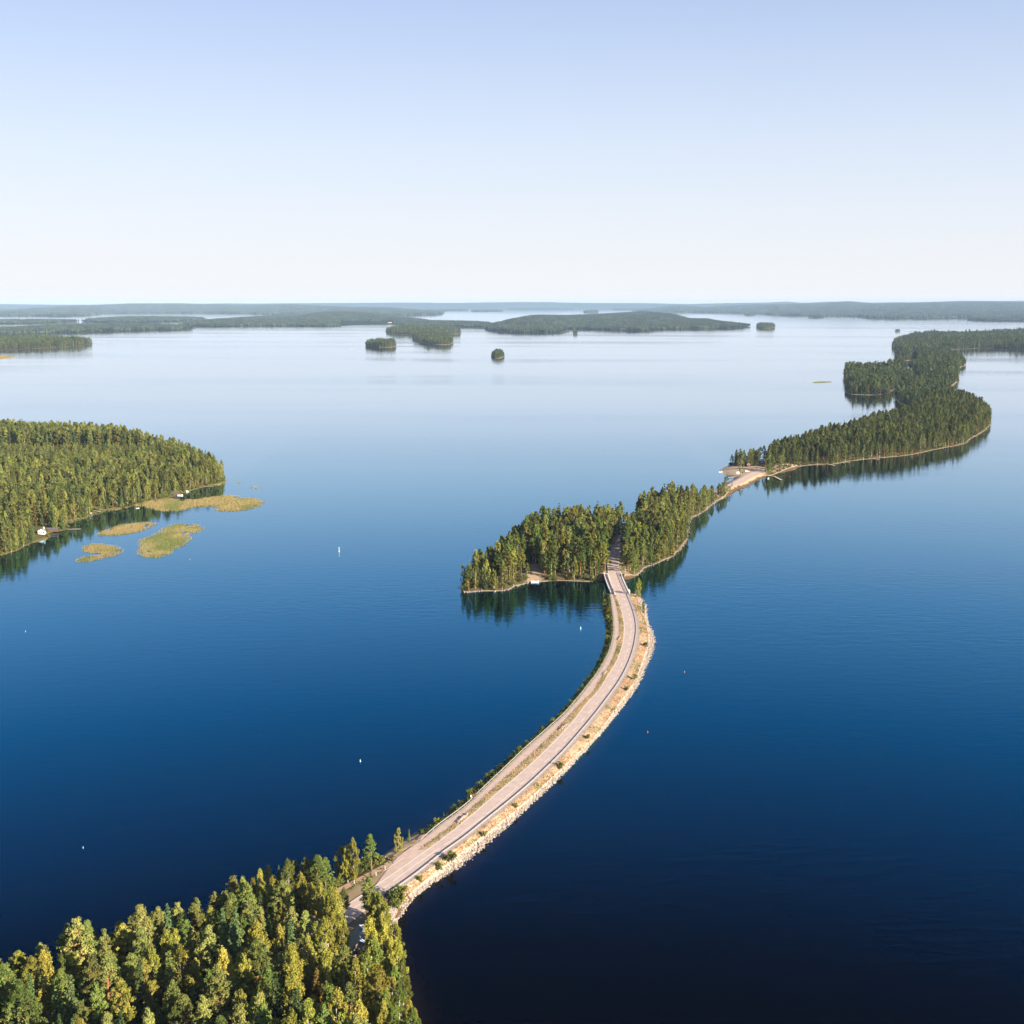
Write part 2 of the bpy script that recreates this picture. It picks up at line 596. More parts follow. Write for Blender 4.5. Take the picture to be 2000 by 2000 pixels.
def curve(*parts):
    p = sorted([q for part in parts for q in part], key=lambda q: q[1])
    p = np.array(p)
    v = np.arange(1000, 1900, 2.0)
    lo, hi = p[0], p[-1]
    s0 = (p[2][0] - p[0][0]) / (p[2][1] - p[0][1])
    s1 = (p[-1][0] - p[-3][0]) / (p[-1][1] - p[-3][1])
    u = np.interp(v, p[:, 1], p[:, 0])
    u = np.where(v < lo[1], lo[0] + (v - lo[1]) * s0, u)
    u = np.where(v > hi[1], hi[0] + (v - hi[1]) * s1, u)
    k = np.exp(-0.5 * (np.arange(-12, 13) / 5.0) ** 2)
    k /= k.sum()
    up = np.concatenate([2 * u[0] - u[12:0:-1], u, 2 * u[-1] - u[-2:-14:-1]])
    us = np.convolve(up, k, 'valid')
    return lambda q: np.interp(q, v, us)


c_mid = curve(z3([(340, 1630), (700, 1390), (1100, 1090), (1480, 840)]), z4([(170, 1920), (480, 1680), (700, 1500), (920, 1300), (1140, 1110), (1360, 890), (1560, 660), (1760, 430), (1900, 250)]),
              z5([(880, 1930), (1000, 1760), (1100, 1570), (1200, 1350), (1250, 1200), (1280, 1050), (1290, 900), (1260, 740), (1210, 580), (1140, 430), (1080, 280), (1045, 150), (1030, 0)]),
              z7([(350, 1150), (370, 1080), (410, 1000), (470, 930), (530, 855), (575, 760)]))
c_left = curve(z3([(310, 1560), (640, 1340), (1000, 1090), (1500, 720)]), z4([(30, 1920), (480, 1550), (730, 1330), (960, 1140), (1160, 960), (1390, 730), (1560, 550), (1740, 300), (1930, 40)]),
               z5([(750, 1930), (880, 1770), (1000, 1570), (1100, 1370), (1160, 1200), (1185, 1050), (1185, 850), (1150, 700), (1090, 540), (1040, 430), (985, 280), (950, 150), (935, 0)]),
               z7([(292, 1150), (310, 1080), (345, 1000), (400, 930), (455, 855), (500, 760)]))
c_rail = curve(z3([(700, 1495), (1030, 1270), (1400, 970)]), z4([(280, 1920), (570, 1680), (800, 1500), (1080, 1260), (1300, 1050), (1500, 850), (1690, 630), (1830, 460), (1930, 330)]),
               z5([(970, 1930), (1100, 1760), (1220, 1550), (1310, 1330), (1355, 1150), (1380, 950), (1370, 850), (1330, 690), (1280, 550), (1220, 430), (1165, 280), (1125, 150), (1110, 0)]),
               z7([(415, 1150), (432, 1080), (475, 1000), (540, 930), (605, 855), (650, 760)]))
c_shoulder = curve(z3([(720, 1520), (1060, 1290), (1430, 1000)]), z4([(340, 1920), (600, 1700), (840, 1510), (1110, 1280), (1335, 1065), (1545, 850), (1735, 640), (1930, 395)]),
                   z5([(1030, 1930), (1150, 1760), (1265, 1550), (1355, 1340), (1400, 1150), (1418, 950), (1405, 850), (1362, 690), (1300, 550), (1240, 430)]))
c_crest = curve(z3([(820, 1640), (1050, 1400), (1300, 1210), (1560, 1000)]), z4([(520, 1880), (760, 1690), (930, 1550), (1130, 1370), (1300, 1210), (1500, 1020), (1650, 880), (1800, 740), (1930, 580)]),
                z5([(1240, 1850), (1370, 1650), (1430, 1450), (1495, 1280), (1540, 1110), (1520, 960), (1490, 850), (1440, 690), (1400, 570), (1330, 440)]))
c_rwater = curve(z3([(750, 1800), (790, 1720), (930, 1610), (1140, 1430), (1300, 1320), (1500, 1230), (1700, 1060), (1930, 860)]), z4([(600, 1930), (740, 1830), (880, 1700), (1040, 1540), (1200, 1400), (1310, 1300), (1500, 1110), (1640, 960), (1790, 800), (1930, 640)]),
                 z5([(1290, 1920), (1400, 1750), (1460, 1600), (1540, 1420), (1610, 1250), (1632, 1100), (1605, 1020), (1530, 920), (1515, 800), (1500, 720), (1515, 640), (1480, 540), (1410, 480), (1300, 410)]))
c_path_r = curve(z3([(1000, 1000), (1270, 820), (1500, 650)]), z4([(330, 1590), (650, 1300), (870, 1100), (1090, 900), (1310, 690), (1530, 450), (1685, 280), (1830, 90)]),
                 z5([(700, 1930), (800, 1750), (900, 1600), (1000, 1420), (1060, 1250), (1100, 1100), (1112, 900), (1090, 700), (1060, 540), (1018, 450)]))
c_path_l = curve(z3([(740, 1150), (900, 975), (1130, 850), (1290, 720), (1490, 580), (1740, 380)]), z4([(30, 1740), (430, 1430), (730, 1150), (1030, 860), (1265, 650), (1500, 440), (1640, 270), (1860, 0)]),
                 z5([(560, 1930), (720, 1720), (880, 1500), (985, 1300), (1035, 1130), (1045, 900), (1025, 700), (1000, 550), (985, 420)]))
c_lrail = curve(z3([(1120, 840), (1270, 710), (1470, 570), (1720, 370)]), z4([(0, 1740), (400, 1430), (700, 1150), (1000, 860), (1240, 650), (1478, 440), (1620, 270), (1835, 0)]),
                z5([(540, 1930), (700, 1720), (858, 1500), (962, 1300), (1018, 1110), (1030, 900), (1010, 700), (983, 500), (962, 410)]))
c_lwater = curve(z3([(640, 1060), (780, 960), (900, 870), (1000, 800), (1250, 640), (1450, 520), (1630, 360)]), z4([(0, 1690), (300, 1450), (600, 1170), (900, 890), (1190, 640), (1440, 410), (1590, 240), (1750, 40)]),
                 z5([(490, 1900), (620, 1750), (720, 1590), (845, 1360), (890, 1200), (920, 1080), (935, 980), (905, 800), (855, 640), (870, 520), (930, 415)]))

BR0, BR1 = 1158.0, 1119.0         # bridge: near and far abutment rows
v_main = np.concatenate([np.arange(1860, 1600, -5.0), np.arange(1600, 1300, -4.0), np.arange(1300, 1010, -2.5)])


def line(c, vs, z=ROAD_Z, du=0.0):
    return np.array([at(float(c(v)) + du, v, z) for v in vs])


def strip(name, c1, c2, vs, z1, z2, mat, parent=None, sub=1, sag=0.0, jit=0.0):
    """A ribbon between two curves, sub pieces across."""
    A, B = line(c1, vs, z1 if z1 is not None else ROAD_Z), line(c2, vs, z2 if z2 is not None else ROAD_Z)
    rows = []
    for k in range(sub + 1):
        t = k / sub
        r = A * (1 - t) + B * t
        r[:, 2] += sag * 4 * t * (1 - t)
        if 0 < k < sub and jit:
            r[:, 2] += RNG.uniform(-jit, jit, len(r))
        rows.append(r)
    V = np.stack(rows, 1).reshape(-1, 3)
    n, m = len(vs), sub + 1
    i = np.arange(n - 1)[:, None] * m + np.arange(sub)[None, :]
    i = i.ravel()
    F_ = np.stack([i, i + 1, i + m + 1, i + m], 1)
    return link(name, mesh_np(name, V, [F_], [mat]), parent)


# road beyond the visible stretch: through the islet and out along the spit to the landing place
road_far_px = [(1233, 1012), (1262, 1001), (1300, 990), (1345, 977), (1385, 965), (1418, 953), (1443, 940), (1462, 929), (1482, 920), (1505, 914), (1540, 906)]
far_line = np.array([at(u, v, ROAD_Z) for u, v in road_far_px])
near_px = [(float(c_mid(1780)), 1780), (float(c_mid(1840)), 1840), (590, 1860), (520, 1905), (430, 1960), (330, 2030), (220, 2110)]
near_line = np.array([at(u, v, ROAD_Z) for u, v in near_px])
main_line = line(c_mid, np.arange(1840, 1016, -6.0))

# ------------------------------------------------------------------ land masses near the camera
wood_px = [(-260, 2060), (-100, 2010), (0, 1976), (95, 1950), (184, 1918), (263, 1893), (352, 1868), (400, 1853), (456, 1822), (518, 1796), (597, 1772), (638, 1752), (667, 1738), (700, 1708), (727, 1690), (745, 1683), (762, 1676), (775, 1663),
           (800, 1650), (840, 1640), (850, 1660), (840, 1690), (812, 1738), (793, 1753), (779, 1777), (766, 1797), (759, 1815), (757, 1840), (764, 1870), (776, 1910), (790, 1960), (806, 2020), (826, 2100), (850, 2200), (880, 2330), (860, 2480), (500, 2520), (0, 2480), (-300, 2350)]
wood_poly = smooth_poly(ground(wood_px), 2)
gpath_px = z3([(760, 1110), (620, 1190), (500, 1250), (330, 1340), (180, 1420), (20, 1490), (-120, 1560)])
gpath_line = np.array([at(u, v, ROAD_Z) for u, v in gpath_px])
LAND_WOOD = Land(wood_poly, 2.0, beach=0.35, top=2.6, jag=0.7, flat=[(near_line[:, :2], 4.5, ROAD_Z), (main_line[:40, :2], 7.0, ROAD_Z), (gpath_line[:, :2], 2.0, ROAD_Z + 0.19)], seed=1)

isle_px = z6([(128, 1500), (140, 1540), (205, 1562), (350, 1535), (500, 1540), (650, 1534), (700, 1515), (740, 1490), (800, 1468), (870, 1462), (960, 1420), (1060, 1432), (1200, 1415), (1450, 1416), (1650, 1432), (1770, 1405), (1830, 1352), (1905, 1340)]) + \
    z7([(345, 1385), (470, 1400), (560, 1380), (640, 1350), (690, 1290), (720, 1260), (850, 1215), (950, 1170), (1040, 1140), (1140, 1040), (1200, 965), (1236, 850), (1225, 690), (1350, 640), (1450, 580), (1500, 530), (1560, 480), (1650, 440), (1770, 340), (1900, 300)]) + \
    zM([(1090, 1440), (1190, 1340), (1330, 1290), (1440, 1210), (1620, 1150), (1750, 1120)]) + \
    zR([(240, 1062), (290, 1042), (420, 1003), (520, 992), (650, 992), (760, 967), (1000, 942), (1150, 932), (1350, 887), (1540, 852), (1565, 818), (1640, 782), (1695, 740), (1712, 690), (1690, 640), (1600, 600), (1500, 570), (1330, 570), (1180, 660), (950, 742), (700, 812), (480, 878)]) + \
    [(1545, 884), (1522, 893), (1505, 899), (1485, 903), (1470, 904.5), (1452, 906)] + zM([(750, 760), (560, 795), (400, 850), (330, 905), (275, 990), (370, 1030), (450, 1095), (560, 1160), (700, 1195), (745, 1225), (640, 1290), (560, 1335)]) + \
    [(1418, 948), (1405, 960), (1392, 972), (1376, 985), (1345, 996), (1300, 1000), (1255, 1006), (1236, 1022), (1210, 1034), (1160, 1040), (1110, 1040), (1070, 1043), (1030, 1054), (1002, 1072), (985, 1090), (968, 1108), (940, 1120), (912, 1134)]
isle_poly = smooth_poly(ground(isle_px), 2)
LAND_ISLE = Land(isle_poly, 3.0, beach=0.3, top=3.0, jag=1.0, flat=[(main_line[-70:, :2], 7.0, ROAD_Z), (far_line[:, :2], 6.0, ROAD_Z)], seed=2)

left_px = zL([(-420, 1010), (-120, 1000), (0, 985), (110, 955), (200, 905), (330, 868), (345, 850), (300, 838), (400, 818), (470, 806), (440, 790), (440, 762), (480, 742), (600, 722), (622, 692), (700, 672), (870, 660), (900, 642), (1100, 602), (1170, 585), (1270, 552), (1370, 522), (1440, 508), (1515, 490), (1512, 452), (1490, 436),
              (1430, 410), (1320, 360), (1210, 322), (1000, 280), (850, 255), (700, 236), (350, 220), (0, 210), (-420, 205)])
left_poly = smooth_poly(ground(left_px), 2)
LAND_LEFT = Land(left_poly, 4.0, beach=0.3, top=3.5, jag=1.5, seed=3, mat=M['terrain_grassy'])

lot_poly = ground(zM([(150, 600), (760, 800), (1000, 830), (1400, 800), (1640, 840), (1610, 1055), (2000, 1100), (2000, 1300), (700, 1450), (150, 1200)]), 3.0)
gap_poly = ground(z6([(885, 1230), (1040, 1230), (1060, 1410), (960, 1420), (890, 1360)]), 2.0)
sand_point = ground(z6([(640, 1500), (760, 1440), (900, 1450), (760, 1520)]), 0.5)
LAND_ISLE.bare = lambda P: np.clip(np.maximum.reduce([np.clip(dist_to_poly(P, lot_poly) / 3 + 0.8, 0, 1), np.clip(dist_to_poly(P, gap_poly) / 4 + 0.6, 0, 0.8), np.clip((9.5 - dist_to_line(P, far_line[:, :2])) / 3, 0, 0.9), np.clip((8.5 - dist_to_line(P, main_line[-70:, :2])) / 2.5, 0, 0.75)]), 0, 1)
LAND_WOOD.bare = lambda P: np.clip((8.5 - dist_to_line(P, main_line[:45, :2])) / 3, 0, 0.45)
LAND_WOOD.build("wooded_shore_ground", "forest floor and stony shore below the near end of the causeway", "ground")
LAND_ISLE.build("island_ground", "sandy edged ground of the wooded islet and spit beyond the bridge", "ground")
LAND_LEFT.build("forest_shore_ground", "low forest shore behind the tan reed beds", "ground")

# ------------------------------------------------------------------ causeway
causeway = bpy.data.objects.new("causeway_embankment", None)
COL.objects.link(causeway)
tag(causeway, "curved narrow stone embankment carrying the road across the lake", "embankment", kind='structure')
vb = v_main[(v_main >= BR0) & (v_main <= 1770)]
vb_l = v_main[(v_main >= BR0) & (v_main <= 1690)]
strip("grass_verge", c_shoulder, c_crest, vb, ROAD_Z - 0.02, 1.7, M['dry_grass'], causeway, 4, 0.1, 0.12)
strip("rock_slope", c_crest, c_rwater, vb, 1.7, -0.3, M['gravel'], causeway, 3, 0.0, 0.2)
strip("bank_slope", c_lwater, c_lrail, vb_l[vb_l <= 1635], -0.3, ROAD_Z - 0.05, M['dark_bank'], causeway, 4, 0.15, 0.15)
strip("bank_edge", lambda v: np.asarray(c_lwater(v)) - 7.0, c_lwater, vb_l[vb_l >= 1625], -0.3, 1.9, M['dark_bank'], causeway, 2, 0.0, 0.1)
strip("bank_slope", c_lwater, c_lrail, vb_l[vb_l >= 1630], 1.9, ROAD_Z - 0.05, M['dry_grass'], causeway, 4, 0.15, 0.15)
strip("rail_shoulder", c_rail, c_shoulder, vb, ROAD_Z - 0.015, ROAD_Z - 0.015, M['gravel'], causeway)
strip("path_shoulder", c_lrail, c_path_l, vb_l, ROAD_Z - 0.04, ROAD_Z - 0.015, M['gravel'], causeway)
vm = v_main[(v_main >= BR0) & (v_main <= 1660)]
strip("median_strip", c_path_r, c_left, vm, ROAD_Z + 0.01, ROAD_Z + 0.01, M['dry_grass'], causeway, 2, 0.08, 0.05)
# solid core under the paving so no gaps show
strip("embankment_core", c_lrail, c_shoulder, vb, ROAD_Z - 0.2, ROAD_Z - 0.2, M['gravel'], causeway)

road = bpy.data.objects.new("road", None)
COL.objects.link(road)
tag(road, "pale two lane road curving along the causeway", "road", kind='structure')
c_road_l = lambda v: np.asarray(c_left(v)) - 2.0 * (np.asarray(v) - 590) / 900
strip("asphalt_surface", c_road_l, c_rail, v_main, ROAD_Z + 0.03, ROAD_Z + 0.03, M['asphalt'], road, 2)


def ribbon(name, path, w, z, mat, parent, off=0.0):
    p = np.array(path, float)
    p[:, 2] = z
    b = MB()
    b.sweep(p, [(off - w / 2, 0), (off + w / 2, 0)], False)
    return b.build(name, mat, parent)


def dens(path, step=4.0):
    p = np.asarray(path, float)
    L = np.concatenate([[0], np.cumsum(np.linalg.norm(np.diff(p[:, :2], axis=0), axis=1))])
    t = np.arange(0, L[-1], step)
    q = np.column_stack([np.interp(t, L, p[:, k]) for k in range(3)])
    k = np.array([1, 2, 3, 2, 1]) / 9.0
    if len(q) > 8:
        for c in range(2):
            q[2:-2, c] = np.convolve(q[:, c], k, 'valid')
    return q


far_d, near_d = dens(far_line), dens(near_line)
ribbon("asphalt_surface", far_d, 7.0, ROAD_Z + 0.026, M['asphalt'], road)
ribbon("asphalt_surface", near_d, 7.0, ROAD_Z + 0.026, M['asphalt'], road)
ZP = ROAD_Z + 0.045
v_edge = v_main[v_main <= 1790]
b = MB(); b.sweep(line(c_left, v_edge, ZP), [(-0.09, 0), (0.09, 0)], False); b.build("edge_line", M['paint'], road)
c_edge_r = lambda v: np.asarray(c_rail(v)) - 3.0 * (np.asarray(v) - 590) / 800
b = MB(); b.sweep(line(c_edge_r, v_edge, ZP), [(-0.08, 0), (0.08, 0)], False); b.build("edge_line", M['paint'], road)
cl = dens(line(c_mid, np.arange(1800, 1020, -3.0), ZP), 1.0)
L = np.arange(len(cl))
i = 0
while i < len(cl) - 8:
    n = 5
    if i < 95: n = 24                                   # long warning dashes near the lay-by
    b = MB(); b.sweep(cl[i:i + n + 1], [(-0.09, 0), (0.09, 0)], False)
    b.build("centre_dash", M['paint'], road)
    i += n + (2 if i < 95 else 6)
b = MB(); b.sweep(np.array([at(u, v, ZP) for u, v in z3([(905, 1052), (820, 1110), (740, 1165), (655, 1215)])]), [(-0.08, 0), (0.08, 0)], False); b.build("edge_line", M['paint'], road)
v_lay = np.arange(1650, 1745, 4.0)
c_layl = curve(z3([(640, 1280), (700, 1210), (790, 1075), (900, 980), (1000, 930), (1130, 850)]))
strip("lay_by_surface", c_layl, c_road_l, v_lay, ROAD_Z + 0.015, ROAD_Z + 0.02, M['path'], road, 2)

path_o = tag(strip("cycle_path", c_path_l, c_path_r, v_main[(v_main >= BR0 - 2) & (v_main <= 1675)], ROAD_Z + 0.02, ROAD_Z + 0.02, M['path'], None, 2),
             "narrow pinkish cycle path between the lake side rail and the median grass", "path", kind='structure')
ga = dens(np.array([at(u, v, ROAD_Z) for u, v in z3([(760, 1110), (620, 1190), (500, 1250), (330, 1340), (180, 1420), (20, 1490), (-120, 1560)])]), 2.0)
tag(ribbon("gravel_path", ga, 2.2, ROAD_Z + 0.0, M['red_gravel'], None), "reddish gravel path leaving the road into the near wood", "path", kind='structure')

# ------------------------------------------------------------------ lake, with a fine grid where shallow shores show
B = 44000.0
gx = np.concatenate([[-B, -6000, -1500], np.arange(-420, 421, 4.0), [1500, 6000, B]])
gy = np.concatenate([[-1500, -300], np.arange(150, 1101, 4.0), [1800, 3000, 6000, 12000, 36500]])
X, Y = np.meshgrid(gx, gy)
P = np.stack([X.ravel(), Y.ravel()], 1)
cw_poly = np.vstack([line(c_lwater, vb_l, 0)[:, :2], line(c_rwater, vb, 0)[::-1, :2]])
d = np.maximum.reduce([dist_to_poly(P, q) for q in (wood_poly, isle_poly, left_poly, cw_poly)])
shallow = np.clip(1 + d / 9.0, 0, 1) ** 2.4
idx = np.arange(len(P)).reshape(X.shape)
q = np.stack([idx[:-1, :-1].ravel(), idx[:-1, 1:].ravel(), idx[1:, 1:].ravel(), idx[1:, :-1].ravel()], 1)
lake = link("lake_water", mesh_np("lake_water", np.column_stack([P, np.zeros(len(P))]), [q], [M['water']], attrs={'shallow': shallow}))
tag(lake, "calm deep blue lake mirroring the pale sky", "lake", kind='structure')

# ------------------------------------------------------------------ bridge
c_parl = curve([(1191.9, 1155.2), (1187.3, 1145.5), (1183.3, 1135.3), (1181, 1128.5), (1179.4, 1121.6), (1178.5, 1116)])
c_barr = curve([(1198.7, 1154.7), (1194.2, 1142), (1190.2, 1134), (1187.3, 1125.6), (1185.6, 1120), (1184.8, 1115)])
c_parr = curve([(1224.9, 1151), (1220.4, 1141), (1215.8, 1132), (1213, 1124), (1210.9, 1117), (1210.0, 1112)])
vbr = np.arange(BR0, BR1 - 0.1, -1.5)
bridge = bpy.data.objects.new("bridge", None)
COL.objects.link(bridge)
bridge.location = (0, 0, 0)
tag(bridge, "short concrete bridge with a shaded side walkway between causeway and wooded islet", "bridge")


def slab(name, c1, c2, vs, zt, zb, mat, parent):
    A, B_ = line(c1, vs, zt), line(c2, vs, zt)
    A2, B2 = A.copy(), B_.copy()
    A2[:, 2] = zb; B2[:, 2] = zb
    V = np.stack([A, B_, B2, A2], 1).reshape(-1, 3)
    n = len(vs)
    fs = []
    for i in range(n - 1):
        for k in range(4):
            fs.append((i * 4 + k, i * 4 + (k + 1) % 4, i * 4 + 4 + (k + 1) % 4, i * 4 + 4 + k))
    fs += [(0, 1, 2, 3), tuple((n - 1) * 4 + k for k in (3, 2, 1, 0))]
    return link(name, mesh_np(name, V, [np.array(fs)], [mat]), parent)


slab("deck", c_parl, c_parr, vbr, ROAD_Z - 0.02, ROAD_Z - 1.1, M['concrete'], bridge)
slab("walkway", c_parl, c_barr, vbr, ROAD_Z + 0.06, ROAD_Z - 0.01, M['path'], bridge)
slab("shoulder", lambda v: np.asarray(c_parr(v)) - 7.5, c_parr, vbr, ROAD_Z + 0.05, ROAD_Z + 0.0, M['asphalt'], bridge)
slab("barrier", lambda v: np.asarray(c_barr(v)) - 0.2, lambda v: np.asarray(c_barr(v)) + 1.1, vbr, ROAD_Z + 0.95, ROAD_Z + 0.02, M['concrete'], bridge)
for c_, nm in ((c_parl, -1), (c_parr, 1)):
    p = dens(line(c_, vbr, ROAD_Z), 1.0)
    rl = MB()
    rl.sweep(p, [(-0.12, 0.05), (0.12, 0.05), (0.12, 0.35), (-0.12, 0.35)])
    rl.sweep(p, [(-0.07, 1.08), (0.07, 1.08), (0.07, 1.22), (-0.07, 1.22)])
    rl.sweep(p, [(-0.03, 0.7), (0.03, 0.7), (0.03, 0.78), (-0.03, 0.78)])
    ro = rl.build("railing", M['white'], bridge)
    ps = MB()
    for q in p[::2]:
        ps.box((q[0], q[1], ROAD_Z + 0.7), (0.09, 0.09, 0.8))
    tag(ps.build("railing_post", M['white'], ro), kind='stuff')
for vv in (BR0 + 0.5, BR1 + 0.5):
    A_, B_ = at(float(c_parl(vv)), vv, 0), at(float(c_parr(vv)), vv, 0)
    mb = MB()
    m_ = (A_ + B_) / 2
    mb.box((m_[0], m_[1], 0.7), (np.linalg.norm(B_ - A_) + 1.0, 4.0, 2.4), math.atan2(B_[1] - A_[1], B_[0] - A_[0]))
    mb.build("abutment", M['concrete'], bridge)
for t in (0.36, 0.66):
    vv = BR0 + (BR1 - BR0) * t
    A_, B_ = at(float(c_parl(vv)), vv, 0), at(float(c_parr(vv)), vv, 0)
    m_ = (A_ + B_) / 2
    mb = MB()
    mb.box((m_[0], m_[1], 0.4), (np.linalg.norm(B_ - A_) - 1.5, 1.0, 3.0), math.atan2(B_[1] - A_[1], B_[0] - A_[0]))
    mb.build("pier", M['concrete'], bridge)

# ------------------------------------------------------------------ guard rails
for c_, vr, off, lab in ((c_lrail, (BR0 + 1, 1642), 0.0, "long pale steel guard rail on the lake side of the cycle path"),
                         (c_rail, (BR0 + 1, 1748), 0.35, "long pale steel guard rail between the road and the rocky bank")):
    p = dens(line(c_, np.arange(vr[1], vr[0], -3.0), ROAD_Z), 2.0)
    g = bpy.data.objects.new("guard_rail", None); COL.objects.link(g)
    g.location = p[0]
    p = p - p[0]
    tag(g, lab, "guard rail", "guard rails along the causeway")
    bm_ = MB()
    bm_.sweep(p, [(off - 0.04, 0.50), (off + 0.04, 0.50), (off + 0.07, 0.56), (off + 0.04, 0.62), (off + 0.07, 0.68), (off + 0.04, 0.74), (off - 0.04, 0.74)])
    bm_.build("beam", M['steel'], g)
    ps = MB()
    for q in p[::2]:
        ps.box((q[0] + off, q[1], 0.36), (0.12, 0.12, 0.76))
    tag(ps.build("post", M['steel'], g), kind='stuff')


# ------------------------------------------------------------------ trees
def unit(v):
    return v / (np.linalg.norm(v, axis=-1, keepdims=True) + 1e-9)


def cards(P, Nr, s, rg, asp=0.8):
    """Leaf-clump quads at P facing about Nr."""
    n = len(P)
    Nr = unit(Nr)
    t = unit(np.cross(Nr, rg.normal(size=(n, 3))))
    b_ = np.cross(Nr, t)
    s = np.broadcast_to(np.asarray(s, float), (n,))[:, None]
    t, b_ = t * s / 2, b_ * s * asp / 2
    k = Nr * s * 0.18
    V = np.stack([P - t - b_ - k, P + t - b_ * 0.6 + k * 0.5, P + t * 0.7 + b_ - k, P - t * 0.8 + b_ * 0.9 + k], 1).reshape(-1, 3)
    return V, np.arange(4 * n).reshape(n, 4)


def trunk_mb(h, r0, r1, rg, bend=0.02, n=6, limbs=()):
    mb = MB()
    ph = rg.uniform(0, 6.28)
    pts = [(math.cos(ph) * bend * h * t * t, math.sin(ph) * bend * h * t * t, h * t) for t in (-0.02, 0.25, 0.5, 0.75, 1.0)]
    mb.tube(pts, [r0 * 1.15, r0 * 0.9, r0 * 0.7 + r1 * 0.3, r0 * 0.35 + r1 * 0.65, r1], n)
    for a_, b_, r in limbs:
        mb.tube([a_, ((a_[0] + b_[0]) / 2, (a_[1] + b_[1]) / 2, (a_[2] + b_[2]) / 2 - 0.1), b_], [r, r * 0.7, r * 0.35], 3, False)
    return mb


HREF = {'pine': 18.0, 'spruce': 18.0, 'birch': 16.0, 'shrub': 2.0}


def make_pine(rg, det=1.0):
    h = 18.0
    cb = rg.uniform(0.24, 0.42)
    Rm = rg.uniform(2.4, 3.4)
    nc = int(rg.integers(74, 90) * (1 if det > 0.7 else 0.6 if det > 0.2 else 0.3))
    Ps, Ns, S, LV, limbs = [], [], [], [], []
    for i in range(nc):
        t = cb + (1.0 - cb) * ((i + rg.uniform(0, 1)) / nc) ** 0.9
        q = (t - cb) / (1 - cb)
        env = Rm * (0.55 + 0.45 * min(1, q / 0.2)) * max(0.05, 1 - max(0, (q - 0.15) / 0.87) ** 1.45)
        a_ = rg.uniform(0, 6.283) if q < 0.93 else 0
        r = env * rg.uniform(0.45, 1.0) * (1 if q < 0.93 else 0.2)
        c = np.array([r * math.cos(a_), r * math.sin(a_), h * t + 0.12 * r])
        rr = np.array([0.8, 0.8, 0.55]) * rg.uniform(0.5, 1.1) * (1.0 if q < 0.85 else 0.75) * (1.0 if det > 0.2 else 1.5)
        n = max(4, int(54 * det)) if det > 0.7 else max(4, int(46 * det))
        d_ = unit(rg.normal(size=(n, 3)) + np.array([0.25 * math.cos(a_), 0.25 * math.sin(a_), 0.35]))
        off = d_ * rr * rg.uniform(0.5, 1.08, (n, 1))
        off = off + np.array([[math.cos(a_), math.sin(a_), 0.22]]) * (off @ np.array([math.cos(a_), math.sin(a_), 0]))[:, None] * 0.55
        Ps.append(c + off)
        Ns.append(d_ + rg.normal(size=(n, 3)) * 0.35 + np.array([0, 0, 0.25]))
        S.append(rg.uniform(0.34, 0.62, n) * (0.76 if det > 0.7 else 1.25 if det > 0.2 else 3.0))
        LV.append(np.clip(rg.normal(0.45 + 0.25 * rg.uniform(-1, 1), 0.2, n), 0, 1))
        limbs.append(((0, 0, h * t - 0.5), tuple(c), 0.07))
    V, Fc = cards(np.vstack(Ps), np.vstack(Ns), np.concatenate(S), rg)
    tk = trunk_mb(h * 0.97, 0.24, 0.05, rg, 0.012, 6 if det > 0.7 else 4, limbs[: int(nc * 0.75)] if det > 0.7 else ())
    return V, Fc, np.repeat(np.concatenate(LV), 4), tk


def make_spruce(rg, det=1.0):
    h = 18.0
    Rm = rg.uniform(1.9, 2.6)
    nw = 24 if det > 0.7 else 13 if det > 0.2 else 8
    Ps, Ns, S, LV = [], [], [], []
    t0 = rg.uniform(0.03, 0.12)
    for w in range(nw):
        t = t0 + (1 - t0) * (w / (nw - 0.4)) ** 0.95
        env = Rm * (1 - t) ** 0.8 * (0.75 + 0.25 * min(1, (t - t0) / 0.1)) + 0.12
        nb = max(4, int((9 if det > 0.7 else 7) * (0.5 + 0.5 * env / Rm)))
        a0 = rg.uniform(0, 6.28)
        for k in range(nb):
            a_ = a0 + 6.283 * k / nb + rg.uniform(-0.25, 0.25)
            Lb = env * rg.uniform(0.75, 1.15)
            m = max(2, int(9 * (0.4 + 0.6 * Lb / Rm) * (1 if det > 0.7 else 0.5 if det > 0.2 else 0.3)))
            rr = np.linspace(0.15, 1.0, m)[:, None] * Lb + rg.uniform(-0.1, 0.1, (m, 1))
            d_ = np.array([[math.cos(a_), math.sin(a_), 0]])
            p = d_ * rr + np.array([[0, 0, h * t]]) - np.array([[0, 0, 1]]) * (0.38 * rr ** 1.25 * 0.7) + rg.normal(size=(m, 3)) * 0.16
            Ps.append(p)
            Ns.append(np.repeat(d_ * 0.55 + np.array([[0, 0, 0.8]]), m, 0) + rg.normal(size=(m, 3)) * 0.4)
            S.append(rg.uniform(0.5, 0.85, m) * (1.0 if det > 0.7 else 1.35 if det > 0.2 else 2.4) * (0.6 + 0.4 * (1 - t)))
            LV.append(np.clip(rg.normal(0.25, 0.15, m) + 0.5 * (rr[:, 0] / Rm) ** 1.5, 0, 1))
    V, Fc = cards(np.vstack(Ps), np.vstack(Ns), np.concatenate(S), rg, 1.1)
    tk = trunk_mb(h, 0.22, 0.02, rg, 0.004, 6 if det > 0.7 else 4)
    return V, Fc, np.repeat(np.concatenate(LV), 4), tk


